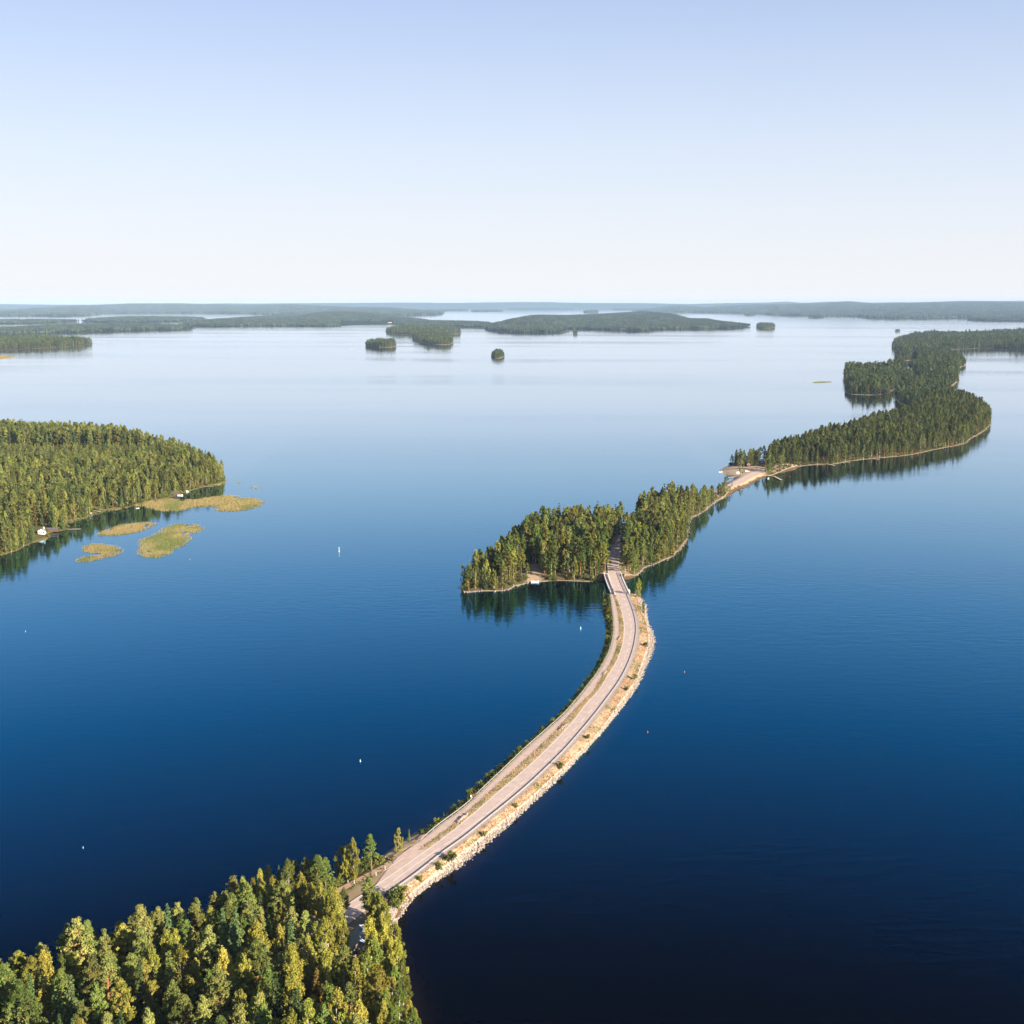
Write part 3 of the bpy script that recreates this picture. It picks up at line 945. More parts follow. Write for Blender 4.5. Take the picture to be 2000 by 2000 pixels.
def make_birch(rg, det=1.0):
    h = 16.0
    Rm = rg.uniform(1.9, 2.8)
    cb = rg.uniform(0.06, 0.16)
    nc = int(rg.integers(70, 84) * (1 if det > 0.7 else 0.6 if det > 0.2 else 0.25))
    Ps, Ns, S, LV, limbs = [], [], [], [], []
    for i in range(nc):
        t = cb + (0.98 - cb) * ((i + rg.uniform(0, 1)) / nc)
        q = (t - cb) / (0.98 - cb)
        env = Rm * (math.sin(math.pi * min(1, 0.14 + q * 0.86)) ** 0.75 * 0.95 + 0.07)
        a_ = rg.uniform(0, 6.283)
        r = env * rg.uniform(0.35, 1.0)
        c = np.array([r * math.cos(a_), r * math.sin(a_), h * t])
        rr = np.array([0.5, 0.5, 0.95]) * rg.uniform(0.6, 1.2) * (1.0 if det > 0.2 else 1.7)
        n = max(4, int(60 * det)) if det > 0.7 else max(4, int(44 * det))
        d_ = unit(rg.normal(size=(n, 3)))
        Ps.append(c + d_ * rr * rg.uniform(0.4, 1.05, (n, 1)))
        Ns.append(d_ + rg.normal(size=(n, 3)) * 0.6 + np.array([0.3 * math.cos(a_), 0.3 * math.sin(a_), 0.2]))
        S.append(rg.uniform(0.26, 0.5, n) * (0.8 if det > 0.7 else 1.25 if det > 0.2 else 3.2))
        LV.append(np.clip(rg.normal(0.45 + 0.25 * rg.uniform(-1, 1), 0.22, n), 0, 1))
        limbs.append(((0, 0, h * t - 1.0), tuple(c), 0.05))
    V, Fc = cards(np.vstack(Ps), np.vstack(Ns), np.concatenate(S), rg)
    tk = trunk_mb(h * 0.95, 0.15, 0.03, rg, 0.02, 6 if det > 0.7 else 4, limbs[::2] if det > 0.7 else ())
    return V, Fc, np.repeat(np.concatenate(LV), 4), tk


def make_shrub(rg, det=1.0):
    Ps, Ns, S, LV = [], [], [], []
    for i in range(9):
        c = np.array([rg.uniform(-0.75, 0.75), rg.uniform(-0.75, 0.75), rg.uniform(0.45, 1.45)])
        rr = np.array([0.55, 0.55, 0.5]) * rg.uniform(0.7, 1.15)
        n = 26
        d_ = unit(rg.normal(size=(n, 3)) + np.array([0, 0, 0.2]))
        Ps.append(c + d_ * rr * rg.uniform(0.5, 1.05, (n, 1)))
        Ns.append(d_ + rg.normal(size=(n, 3)) * 0.45)
        S.append(rg.uniform(0.2, 0.36, n))
        LV.append(np.clip(rg.normal(0.45, 0.25, n), 0, 1))
    V, Fc = cards(np.vstack(Ps), np.vstack(Ns), np.concatenate(S), rg)
    V[:, 2] = np.maximum(V[:, 2], -0.05)
    tk = MB()
    for k in range(4):
        a_ = k * 1.57 + rg.uniform(0, 1)
        tk.tube([(0, 0, -0.1), (0.45 * math.cos(a_), 0.45 * math.sin(a_), 1.2)], [0.05, 0.02], 4)
    return V, Fc, np.repeat(np.concatenate(LV), 4), tk


MAKE = {'pine': make_pine, 'spruce': make_spruce, 'birch': make_birch, 'shrub': make_shrub}
BARK = {'pine': 'pine_bark', 'spruce': 'spruce_bark', 'birch': 'birch_bark', 'shrub': 'spruce_bark'}
TREE = {}            # (species, lod) -> list of (crown mesh, trunk mesh)
for sp in MAKE:
    for lod, det, cnt in ((0, 1.0, 5), (1, 0.65, 5)):
        if sp == 'shrub' and lod: continue
        TREE[sp, lod] = []
        for k in range(cnt):
            rg = np.random.default_rng(100 + 17 * k + 1000 * lod + len(sp) * 7)
            V, Fc, lv, tk = MAKE[sp](rg, det)
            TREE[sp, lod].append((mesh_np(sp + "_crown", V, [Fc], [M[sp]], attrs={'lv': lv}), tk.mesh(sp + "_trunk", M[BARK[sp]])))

TINTS = {
    'pine': [("olive-green", (1.0, 1.0, 1.0)), ("dark-green", (0.66, 0.80, 0.72)), ("yellowish", (1.35, 1.22, 0.85))],
    'spruce': [("dark-green", (0.85, 0.95, 0.95)), ("brown-tipped", (1.9, 1.15, 0.75)), ("mid-green", (1.25, 1.25, 1.0))],
    'birch': [("yellow-green", (1.05, 1.0, 0.8)), ("fresh-green", (0.70, 0.86, 0.75)), ("golden", (1.12, 1.04, 0.80))],
}
TP = {'pine': (0.52, 0.28, 0.20), 'spruce': (0.58, 0.14, 0.28), 'birch': (0.55, 0.28, 0.17)}
ALL = []             # every single tree near enough to be told apart


TPR = {('isle', 'pine'): (0.30, 0.60, 0.10), ('isle', 'spruce'): (0.68, 0.05, 0.27), ('isle', 'birch'): (0.42, 0.42, 0.16), ('islet', 'pine'): (0.40, 0.45, 0.15), ('islet', 'birch'): (0.50, 0.36, 0.14), ('left', 'pine'): (0.50, 0.36, 0.14)}


def add_tree(x, y, z, sp, hh, region, tint=None, lod=1, hand=False):
    if tint is None:
        tint = int(RNG.choice(3, p=TPR.get((region, sp), TP[sp])))
    ALL.append(dict(p=(x, y, z), sp=sp, h=hh, region=region, tint=tint, lod=lod, hand=hand, dist=math.hypot(x, y), rot=float(RNG.uniform(0, 6.28)), k=int(RNG.integers(0, 5))))


def height_for(u, v_top, v_base, z):
    p = at(u, v_base, z)
    lo, hi = 0.5, 45.0
    for _ in range(30):
        m_ = (lo + hi) / 2
        if proj((p[0], p[1], z + m_))[1] > v_top: lo = m_
        else: hi = m_
    return p, lo


def hand_tree(land, u, vt, vb_, sp, region, tint=None, lod=0, hmax=26):
    p = at(u, vb_, 2.0)
    z = float(land.height(p[None, :2])[0]) if land is not None else 1.5
    z = max(z, 0.3)
    p, hh = height_for(u, vt, vb_, z)
    add_tree(p[0], p[1], z - 0.15, sp, min(hh, hmax), region, tint, lod, True)


HAND = []
for sp, tint, pts in (
        ('birch', 2, zB([(1290, 250), (1290, 600)])), ('birch', 0, zB([(1420, 180), (1410, 610)])), ('birch', 0, zB([(1345, 240), (1350, 600)])), ('pine', 1, zB([(1580, 140), (1575, 480)])), ('birch', 0, zB([(1830, 80), (1825, 320)])),
        ('spruce', 2, z3([(960, 715), (960, 890)])), ('spruce', 2, z3([(1370, 510), (1370, 600)])), ('pine', 1, zB([(1600, 550), (1565, 1000)])), ('birch', 2, zB([(1670, 690), (1650, 1160)])), ('birch', 0, zB([(1705, 800), (1700, 1200)])),
        ('birch', 0, zB([(1700, 900), (1690, 1330)])), ('birch', 0, zB([(1735, 1180), (1720, 1600)])), ('birch', 0, zB([(1770, 1290), (1750, 1730)])), ('birch', 2, zB([(1800, 1480), (1780, 1900)])), ('birch', 0, zB([(1630, 1050), (1620, 1470)])),
        ('pine', 0, zB([(1290, 640), (1320, 960)])), ('birch', 0, zB([(1090, 590), (1100, 980)])), ('birch', 1, zB([(1180, 690), (1190, 1030)])), ('pine', 0, zB([(1230, 700), (1240, 1080)])), ('birch', 2, zB([(1010, 600), (1020, 920)])), ('pine', 1, zB([(1150, 640), (1150, 930)])), ('birch', 1, zB([(1240, 800), (1240, 1110)])), ('spruce', 1, zB([(840, 1600), (840, 2080)])), ('spruce', 1, zB([(1050, 1400), (1050, 1900)])), ('spruce', 2, zB([(1170, 1520), (1170, 1990)])),
        ('pine', 0, zB([(270, 540), (280, 1010)])), ('birch', 0, zB([(470, 560), (460, 900)])), ('birch', 2, zB([(520, 470), (525, 770)])), ('birch', 2, zB([(605, 430), (605, 720)])), ('spruce', 2, zB([(700, 430), (700, 690)])), ('pine', 0, zB([(840, 390), (850, 810)])),
        ('pine', 0, zB([(950, 360), (955, 800)])), ('pine', 1, zB([(1065, 340), (1070, 730)])), ('pine', 1, zB([(1135, 360), (1140, 700)])), ('pine', 0, zB([(90, 680), (105, 1130)])), ('birch', 0, zB([(940, 500), (930, 900)])), ('spruce', 2, zB([(510, 950), (515, 1300)])),
        ('spruce', 2, zB([(600, 890), (605, 1200)])), ('birch', 0, zB([(700, 900), (705, 1300)])), ('birch', 2, zB([(340, 1180), (335, 1450)])), ('birch', 0, zB([(1050, 960), (1055, 1420)])), ('birch', 0, zB([(1320, 980), (1310, 1420)])), ('birch', 0, zB([(1170, 1020), (1180, 1460)])),
        ('spruce', 1, zA([(660, 1050), (660, 1500)])), ('spruce', 1, zA([(755, 1050), (755, 1450)])), ('pine', 1, zA([(890, 1020), (890, 1520)])), ('pine', 2, zA([(1110, 960), (1150, 1500)])), ('pine', 0, zA([(1260, 910), (1260, 1370)])), ('spruce', 1, zA([(1325, 895), (1330, 1320)])),
        ('spruce', 1, zA([(1385, 930), (1390, 1340)])), ('pine', 0, zA([(1540, 830), (1500, 1360)])), ('pine', 0, zA([(1710, 790), (1700, 1300)])), ('pine', 0, zA([(1830, 800), (1840, 1290)])), ('pine', 2, zA([(180, 1240), (200, 1760)])), ('spruce', 2, zA([(460, 1180), (470, 1660)])),
        ('pine', 2, zA([(340, 1300), (350, 1810)])), ('pine', 2, zA([(15, 1310), (15, 1800)])), ('birch', 0, zA([(1850, 1320), (1850, 1700)])), ('spruce', 2, zA([(770, 1560), (780, 1980)])), ('birch', 2, zA([(1590, 1600), (1600, 2000)]))):
    (u1, v1), (u2, v2) = pts
    HAND.append((u2, v2))
    hand_tree(LAND_WOOD, u2, v1, v2, sp, 'wood', tint)

CABIN_P = at(704, 1846, 2.6)


def scatter(land, poly, spacing, inset, keep, region, mix, hts, lod, seed, avoid=()):
    """Fill a piece of land with single trees on a jittered triangular grid."""
    rg = np.random.default_rng(seed)
    lo, hi = poly.min(0), poly.max(0)
    pts = []
    row = 0
    y = lo[1]
    while y < hi[1]:
        x = np.arange(lo[0] + (row % 2) * spacing / 2, hi[0], spacing)
        pts.append(np.column_stack([x, np.full(len(x), y)]))
        y += spacing * 0.87
        row += 1
    P = np.vstack(pts)
    P = P + rg.uniform(-0.42, 0.42, P.shape) * spacing
    d = land.inland(P)
    ok = d > inset
    P, d = P[ok], d[ok]
    ok = keep(P)
    P, d = P[ok], d[ok]
    for a_ in avoid:
        ok = np.linalg.norm(P - np.asarray(a_[:2]), axis=1) > a_[2]
        P, d = P[ok], d[ok]
    z = land.height(P, d)
    hh = hts(P, d, rg)
    sps = list(mix(P, d, rg))
    for (x, y), zz, h_, sp in zip(P, z, hh, sps):
        add_tree(x, y, zz - 0.15, sp, h_, region, None, lod)


def pick(rg, n, p):
    return rg.choice(['pine', 'spruce', 'birch'], size=n, p=p)


def uv(P, z=2.0):
    y = P[:, 1] * math.cos(PITCH) - (z - H) * math.sin(PITCH)
    up = P[:, 1] * math.sin(PITCH) + (z - H) * math.cos(PITCH)
    return 1000 + F * P[:, 0] / y, 1000 - F * up / y


# the near wood
gpath = ga[:, :2]


def keep_wood(P):
    u, v = uv(P)
    ok = dist_to_line(P, near_line[2:, :2]) > 1.8
    ok &= dist_to_line(P, main_line[:60, :2]) > 7.0
    ok &= dist_to_line(P, near_line[:3, :2]) > 4.2
    ok &= dist_to_line(P, gpath) > 2.2
    ok &= ~((u > 655) & (v < 1745)) & ~((u > 700) & (v < 1812) & (u < 745)) & ~((u > 745) & (v < 1800))
    ok &= (np.hypot(P[:, 0] - CABIN_P[0], P[:, 1] - CABIN_P[1]) > 5.5)
    ok &= (P[:, 1] > 150)
    ok &= ~((u > 676) & (u < 726) & (v > 1844) & (v < 1950))
    return ok


def mix_wood(P, d, rg):
    u, v = uv(P)
    r = rg.uniform(0, 1, len(P))
    pb = np.clip((u - 380) / 450, 0.12, 0.85) + 0.35 * (d < 6) * (u > 450)
    return np.where(r < pb, 'birch', np.where(r < pb + (1 - pb) * 0.8, 'pine', 'spruce'))


scatter(LAND_WOOD, wood_poly, 4.6, 0.0, keep_wood, 'wood', mix_wood,
        lambda P, d, rg: np.clip(rg.normal(15.5, 2.9, len(P)), 8, 21) * np.clip(0.72 + d / 30, 0.72, 1.0), 0, 21,
        [(*at(u, v, 2.5)[:2], 2.5) for u, v in HAND])

# the wooded islet beyond the bridge, the spit and the long wooded isle
rest_poly = ground(zM([(1480, 600), (1920, 430), (1990, 520), (1930, 640), (1700, 760), (1640, 850), (1470, 850)]), 3.0)


def isle_keep(P):
    u, v = uv(P)
    ok = dist_to_line(P, main_line[-120:, :2]) > 5.6
    ok &= dist_to_line(P, far_line[:, :2]) > 4.6
    ok &= dist_to_poly(P, lot_poly) < 0
    ok &= dist_to_poly(P, gap_poly) < 0
    ok &= dist_to_poly(P, rest_poly) < 0
    ok &= ~((u > 1425) & (u < 1500) & (v > 915) & (v < 936))
    return ok


def isle_h(P, d, rg):
    u, v = uv(P)
    h_ = np.clip(rg.normal(18.8, 3.2, len(P)), 10.5, 25) * np.clip(0.68 + d / 35, 0.68, 1.0)
    h_ = np.where((u > 1380) & (u < 1500) & (v > 880), h_ * 0.68, h_)
    return np.where((u < 985) & (v > 1080), h_ * 0.95, h_)


def isle_keep_near(P):
    return isle_keep(P) & (uv(P)[0] < 1500) & (uv(P)[1] > 880)


def isle_keep_far(P):
    return isle_keep(P) & ~((uv(P)[0] < 1500) & (uv(P)[1] > 880))


scatter(LAND_ISLE, isle_poly, 5.2, 0.4, isle_keep_near, 'islet',
        lambda P, d, rg: np.where(d < 7, pick(rg, len(P), (0.25, 0.15, 0.60)), pick(rg, len(P), (0.62, 0.13, 0.25))), isle_h, 1, 22)
scatter(LAND_ISLE, isle_poly, 5.2, 0.4, isle_keep_far, 'isle',
        lambda P, d, rg: np.where(d < 8, pick(rg, len(P), (0.3, 0.2, 0.50)), pick(rg, len(P), (0.55, 0.30, 0.15))), isle_h, 1, 23)
for sp, tint, pts in (('birch', 0, zM([(935, 590), (930, 1090)])), ('pine', 1, zM([(830, 560), (830, 905)])), ('pine', 1, zM([(1100, 480), (1110, 830)])), ('pine', 1, zM([(1190, 360), (1190, 800)])), ('birch', 1, zM([(1390, 290), (1390, 790)])),
                      ('pine', 1, zM([(1640, 160), (1640, 580)])), ('pine', 1, zM([(1860, 80), (1860, 470)])), ('birch', 1, zM([(1690, 640), (1690, 1035)])), ('birch', 0, zM([(1850, 630), (1850, 1040)])), ('birch', 1, zM([(1780, 660), (1770, 1030)])),
                      ('pine', 1, zM([(1510, 200), (1520, 620)]))):
    (u1, v1), (u2, v2) = pts
    hand_tree(LAND_ISLE, u2, v1, v2, sp, 'islet', tint, 1, 22)
zJ = lambda p: Z((1380, 820), .11387, p)
for sp, tint, pts in (('pine', 1, zJ([(215, 1090), (215, 1310)])), ('birch', 1, zJ([(290, 1088), (290, 1290)])), ('birch', 0, zJ([(345, 1095), (345, 1270)])), ('birch', 1, zJ([(400, 1120), (400, 1225)])), ('birch', 0, zJ([(440, 1060), (435, 1150)])), ('spruce', 2, zJ([(150, 1190), (150, 1335)])), ('birch', 2, zJ([(255, 1110), (250, 1330)])), ('birch', 0, zJ([(95, 1215), (95, 1400)])),
                      ('birch', 1, zJ([(30, 1190), (25, 1470)])), ('birch', 0, zJ([(-30, 1200), (-30, 1500)])), ('pine', 1, zJ([(190, 1130), (185, 1290)])), ('birch', 0, zJ([(375, 1130), (380, 1260)]))):
    (u1, v1), (u2, v2) = pts
    hand_tree(LAND_ISLE, u2, v1, v2, sp, 'islet', tint, 1, 22)
# bank trees beside the bridge
for sp, tint, pts in (('birch', 0, z5([(1370, 215), (1385, 500)])), ('birch', 1, z5([(1455, 545), (1460, 660)])), ('birch', 1, z5([(1465, 610), (1460, 740)])), ('birch', 0, z5([(880, 405), (880, 490)]))):
    (u1, v1), (u2, v2) = pts
    hand_tree(None, u2, v1, v2, sp, 'bank', tint, 0)


# the forest behind the reeds
def left_h(P, d, rg):
    u, v = uv(P, 3.0)
    zy = (v - 800) / .28986
    zx = u / .28986
    h_ = np.clip(rg.normal(17.0, 3.0, len(P)), 9.5, 23) * np.clip(0.7 + d / 35, 0.7, 1.0)
    young = (zy > 285) & (zy < 430 - zx * 0.03) & (zx < 1050 - (zy - 285) * 1.0) & (zx > -600)
    h_ = np.where(young, np.clip(rg.normal(9.5, 1.3, len(P)), 6, 13), h_)
    back = (zy <= 285)
    return np.where(back, np.clip(rg.normal(22.5, 2.0, len(P)), 17, 27) * np.clip(1.1 - np.maximum(zx - 700, 0) / 1400, 0.7, 1.0), h_)


scatter(LAND_LEFT, left_poly, 5.0, 0.3, lambda P: (uv(P)[0] > -70) & (np.hypot(P[:, 0] - at(79, 1040)[0], P[:, 1] - at(79, 1040)[1]) > 9) & ~((uv(P)[0] > 64) & (uv(P)[0] < 92) & (uv(P)[1] > 1030)), 'left',
        lambda P, d, rg: np.where(d < 8, pick(rg, len(P), (0.25, 0.30, 0.45)), pick(rg, len(P), (0.42, 0.42, 0.16))), left_h, 1, 24)

# ---- the largest 290 or so of each kind become things with trunk and crown, the rest join the forest of their shore
ALL.sort(key=lambda t: t['dist'])
CAP = {'pine': 290, 'spruce': 290, 'birch': 290}
count = {k: 0 for k in CAP}
single, rest = [], []
for t in ALL:
    x, y, z = t['p']
    u0, v0, _ = proj((x, y, z + t['h']))
    shown = -15 < u0 < 2015 and v0 < 1995
    if shown and count[t['sp']] < CAP[t['sp']] and t['region'] in ('wood', 'islet', 'left', 'bank', 'isle'):
        count[t['sp']] += 1
        single.append(t)
    elif shown or t['region'] != 'wood' or y > 165:
        rest.append(t)

ORD = ["zeroth", "first", "second", "third", "fourth", "fifth", "sixth", "seventh", "eighth", "ninth", "tenth", "eleventh", "twelfth", "thirteenth", "fourteenth", "fifteenth", "sixteenth", "seventeenth", "eighteenth", "nineteenth"]
TENS = {2: "twent", 3: "thirt", 4: "fort", 5: "fift", 6: "sixt", 7: "sevent", 8: "eight", 9: "ninet"}


def ordinal(n):
    if n < 20: return ORD[n]
    if n % 10 == 0: return TENS[n // 10] + "ieth"
    return TENS[n // 10] + "y-" + ORD[n % 10]


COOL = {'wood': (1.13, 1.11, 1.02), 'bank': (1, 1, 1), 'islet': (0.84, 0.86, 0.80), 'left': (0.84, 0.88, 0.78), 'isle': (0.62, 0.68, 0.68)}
REG = {'wood': "the near wood", 'islet': "the wood past the bridge", 'left': "the wood behind the reeds", 'isle': "the long wooded isle", 'bank': "the causeway bank"}
GRP = {'wood': "trees of the near wood below the causeway", 'islet': "trees of the wooded islet past the bridge", 'left': "trees of the forest behind the reeds", 'isle': "trees of the long wooded isle", 'bank': "trees on the causeway bank"}
ROWD = {'wood': 9.0, 'islet': 16.0, 'left': 14.0, 'isle': 20.0, 'bank': 500.0}
for reg in REG:
    ts = [t for t in single if t['region'] == reg]
    if not ts: continue
    d0 = min(t['p'][1] for t in ts)
    for t in ts:
        t['row'] = int((t['p'][1] - d0) / ROWD[reg]) + 1
    cells = {}
    for t in ts:
        cells.setdefault((t['row'], t['sp']), []).append(t)
    for (row, sp), q in cells.items():
        q.sort(key=lambda t: proj(t['p'])[0])
        for i_, t in enumerate(q):
            t['ord'] = i_ + 1
            t['n'] = len(q)
for t in single:
    sp = t['sp']
    size = "tall" if t['h'] > 17.5 else "short" if t['h'] < 12 else "medium"
    tn, col = TINTS[sp][t['tint']]
    if t['region'] == 'bank':
        lab = f"{size} {tn} {sp}, {ordinal(t['ord'])} from left on the banks beside the bridge"
    else:
        rown = "front row" if t['row'] == 1 else ordinal(t['row']) + " row"
        which = "only one" if t['n'] == 1 else ordinal(t['ord']) + " from left"
        lab = f"{size} {tn} {sp}, {which} in the {rown} of {REG[t['region']]}"
    s = t['h'] / HREF[sp]
    root = bpy.data.objects.new(sp + "_tree", None)
    COL.objects.link(root)
    root.location = t['p']
    w = float(RNG.uniform(0.88, 1.12)) * (1.15 if s < 0.8 else 1.0)
    root.scale = (s * w, s * w, s)
    root.rotation_euler = (float(RNG.normal(0, 0.015)), float(RNG.normal(0, 0.015)), t['rot'])
    tag(root, lab, sp + " tree", GRP[t['region']])
    cm, tm = TREE[sp, t['lod']][t['k']]
    c = bpy.data.objects.new("crown", cm); COL.objects.link(c); c.parent = root
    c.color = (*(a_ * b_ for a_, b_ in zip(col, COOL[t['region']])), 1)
    k = bpy.data.objects.new("trunk", tm); COL.objects.link(k); k.parent = root


# ---- scattered stuff: one object per wood, geometry nodes put a tree on every point
def scatter_tree_group():
    ng = bpy.data.node_groups.new("scatter_on_points", 'GeometryNodeTree')
    ng.interface.new_socket("Geometry", in_out='INPUT', socket_type='NodeSocketGeometry')
    ng.interface.new_socket("Source", in_out='INPUT', socket_type='NodeSocketCollection')
    ng.interface.new_socket("Geometry", in_out='OUTPUT', socket_type='NodeSocketGeometry')
    gi, go = ng.nodes.new("NodeGroupInput"), ng.nodes.new("NodeGroupOutput")
    ci = ng.nodes.new("GeometryNodeCollectionInfo")
    ci.inputs["Separate Children"].default_value = True
    ci.inputs["Reset Children"].default_value = True
    ip = ng.nodes.new("GeometryNodeInstanceOnPoints")
    ip.inputs["Pick Instance"].default_value = True
    ng.links.new(gi.outputs["Source"], ci.inputs["Collection"])
    ng.links.new(gi.outputs["Geometry"], ip.inputs["Points"])
    ng.links.new(ci.outputs[0], ip.inputs["Instance"])
    for nm, dt, sock in (("vi", 'INT', "Instance Index"), ("rot", 'FLOAT_VECTOR', "Rotation"), ("scl", 'FLOAT_VECTOR', "Scale")):
        na = ng.nodes.new("GeometryNodeInputNamedAttribute")
        na.data_type = dt
        na.inputs["Name"].default_value = nm
        ng.links.new(na.outputs["Attribute"], ip.inputs[sock])
    ng.links.new(ip.outputs[0], go.inputs[0])
    return ng


NG = scatter_tree_group()
SRC_ID = [i_.identifier for i_ in NG.interface.items_tree if i_.name == "Source"][0]


def scattered(name, pts, vi, rot, scl, coll, label, cat, col=(1, 1, 1)):
    pts = np.asarray(pts, np.float32)
    me = bpy.data.meshes.new(name)
    me.vertices.add(len(pts))
    me.vertices.foreach_set("co", pts.ravel())
    a_ = me.attributes.new("vi", 'INT', 'POINT'); a_.data.foreach_set("value", np.asarray(vi, np.int32))
    a_ = me.attributes.new("rot", 'FLOAT_VECTOR', 'POINT'); a_.data.foreach_set("vector", np.asarray(rot, np.float32).ravel())
    a_ = me.attributes.new("scl", 'FLOAT_VECTOR', 'POINT'); a_.data.foreach_set("vector", np.asarray(scl, np.float32).ravel())
    o = link(name, me)
    o.color = (*col, 1)
    md = o.modifiers.new("scatter", 'NODES')
    md.node_group = NG
    md[SRC_ID] = coll
    return tag(o, label, cat, kind='stuff')


def joined(V, Fc, lv, tk, leaf, bark, name):
    tv = np.array(tk.v) if tk.v else np.zeros((0, 3))
    fq = [f for f in tk.f if len(f) == 4]
    faces = [Fc] + ([np.array(fq) + len(V)] if fq else [])
    mi = np.concatenate([np.zeros(len(Fc)), np.ones(len(fq))])
    return mesh_np(name, np.vstack([V, tv]), faces, [leaf, bark], mi, {'lv': np.concatenate([lv, np.zeros(len(tv))])})


def source(cname, meshes):
    c = bpy.data.collections.new(cname)
    for i_, (me, col) in enumerate(meshes):
        o = bpy.data.objects.new(f"{cname}_{i_:03d}", me)
        o.color = (*col, 1)
        c.objects.link(o)
    return c


def tree_source(cname, det, per, seed, cool=(1, 1, 1)):
    ms = []
    for sp in ('pine', 'spruce', 'birch'):
        for ti, (tn, col) in enumerate(TINTS[sp]):
            for k in range(per):
                rg = np.random.default_rng(seed + 31 * k + 7 * ti + len(sp))
                V, Fc, lv, tk = MAKE[sp](rg, det)
                ms.append((joined(V, Fc, lv, tk, M[sp], M[BARK[sp]], "forest_tree"), tuple(a_ * b_ for a_, b_ in zip(col, cool))))
    return source(cname, ms)


SRC1 = {}
for reg in COOL:
    if reg == 'wood':
        SRC1[reg] = tree_source("forest_tree", 0.6, 2, 500)
    else:
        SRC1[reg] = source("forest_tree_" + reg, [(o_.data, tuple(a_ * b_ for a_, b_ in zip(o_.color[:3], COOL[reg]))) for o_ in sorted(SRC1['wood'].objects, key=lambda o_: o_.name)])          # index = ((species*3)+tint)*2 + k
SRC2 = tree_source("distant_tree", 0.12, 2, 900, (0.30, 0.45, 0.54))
SPI = {'pine': 0, 'spruce': 1, 'birch': 2}
for reg, lab in (('wood', "dense wood crowding the near shore behind and below the counted trees"), ('islet', "back trees of the wood past the bridge"), ('left', "dense conifer forest behind the reed beds"), ('isle', "dense mixed forest covering the long isle past the landing place")):
    ts = [t for t in rest if t['region'] == reg]
    if not ts: continue
    vi = [((SPI[t['sp']] * 3) + t['tint']) * 2 + t['k'] % 2 for t in ts]
    sc_ = [(t['h'] / HREF[t['sp']] * 1.05, t['h'] / HREF[t['sp']] * 1.05, t['h'] / HREF[t['sp']]) for t in ts]
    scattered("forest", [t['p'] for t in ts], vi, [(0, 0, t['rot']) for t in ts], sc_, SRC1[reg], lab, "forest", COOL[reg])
SRCS = source("undergrowth_bush", [(joined(*MAKE['shrub'](np.random.default_rng(700 + k)), M['shrub'], M['spruce_bark'], "undergrowth_bush"), c) for k, c in enumerate([(1, 1, 1), (0.7, 0.9, 0.9), (1.3, 1.15, 0.8), (0.85, 0.95, 0.85)])])
for land, poly, n, keepf, lab in ((LAND_WOOD, wood_poly, 2600, lambda P: (dist_to_line(P, near_line[2:, :2]) > 4.2) & (dist_to_line(P, main_line[:60, :2]) > 11.0) & (dist_to_line(P, gpath) > 2.6) & (np.hypot(P[:, 0] - CABIN_P[0], P[:, 1] - CABIN_P[1]) > 5.5) & ~((uv(P)[1] < 1800) & (uv(P)[0] > 735)), "low bushes filling the ground of the near wood"),
                                  (LAND_ISLE, isle_poly, 4200, isle_keep, "low bushes along the shores of the islet and the long isle"), (LAND_LEFT, left_poly, 4200, lambda P: (uv(P)[0] > -60) & (np.hypot(P[:, 0] - at(79, 1040)[0], P[:, 1] - at(79, 1040)[1]) > 9) & ~((uv(P)[0] > 64) & (uv(P)[0] < 92) & (uv(P)[1] > 1030)), "low bushes along the forest shore behind the reeds")):
    rg = np.random.default_rng(n + 3)
    lo, hi = poly.min(0), poly.max(0)
    P = rg.uniform(lo, hi, (60000, 2))
    d = land.inland(P)
    ok = (d > 0.4) & (rg.uniform(0, 1, len(P)) < np.where(d < 5, 1.0, 0.12))
    P, d = P[ok], d[ok]
    ok = keepf(P)
    P, d = P[ok][:n], d[ok][:n]
    m_ = len(P)
    sc_ = np.clip(rg.lognormal(0.0, 0.35, m_), 0.5, 2.0)
    scattered("undergrowth", np.column_stack([P, land.height(P, d) - 0.1]), rg.integers(0, 4, m_), np.column_stack([np.zeros(m_), np.zeros(m_), rg.uniform(0, 6.28, m_)]), np.column_stack([sc_, sc_, sc_ * rg.uniform(0.8, 1.5, m_)]), SRCS, lab, "undergrowth")
print("TREES single", count, "rest", len(rest), "all", len(ALL))

# ------------------------------------------------------------------ far shores and islands
def zr_a(o):
    return lambda p: Z((o, 560), .2588, p)


tA, tB, tC, tD = zr_a(0), zr_a(500), zr_a(1000), zr_a(1500)


def tree_tops_hill(tops, tree, front_y, depth_y, peak=0.6):
    """Hill whose ridge stands as high over the lake as the far ridge line seen along each bearing."""
    tu = np.array([t[0] for t in tops]); tv = np.array([t[1] for t in tops])

    def f(P):
        y = np.maximum(P[:, 1], 10.0)
        u = 1000 + F * P[:, 0] / (y * math.cos(PITCH) + H * math.sin(PITCH))
        vt = np.interp(u, tu, tv)
        zt = np.maximum(H + y * np.tan(np.arctan((1000 - vt) / F) - PITCH) - tree, 0)
        t = np.clip((y - front_y(u)) / depth_y(u), 0, 1.6)
        s = np.clip(t / peak, 0, 1)
        s = s * s * (3 - 2 * s)
        return zt * s
    return f


FAR_PTS = []


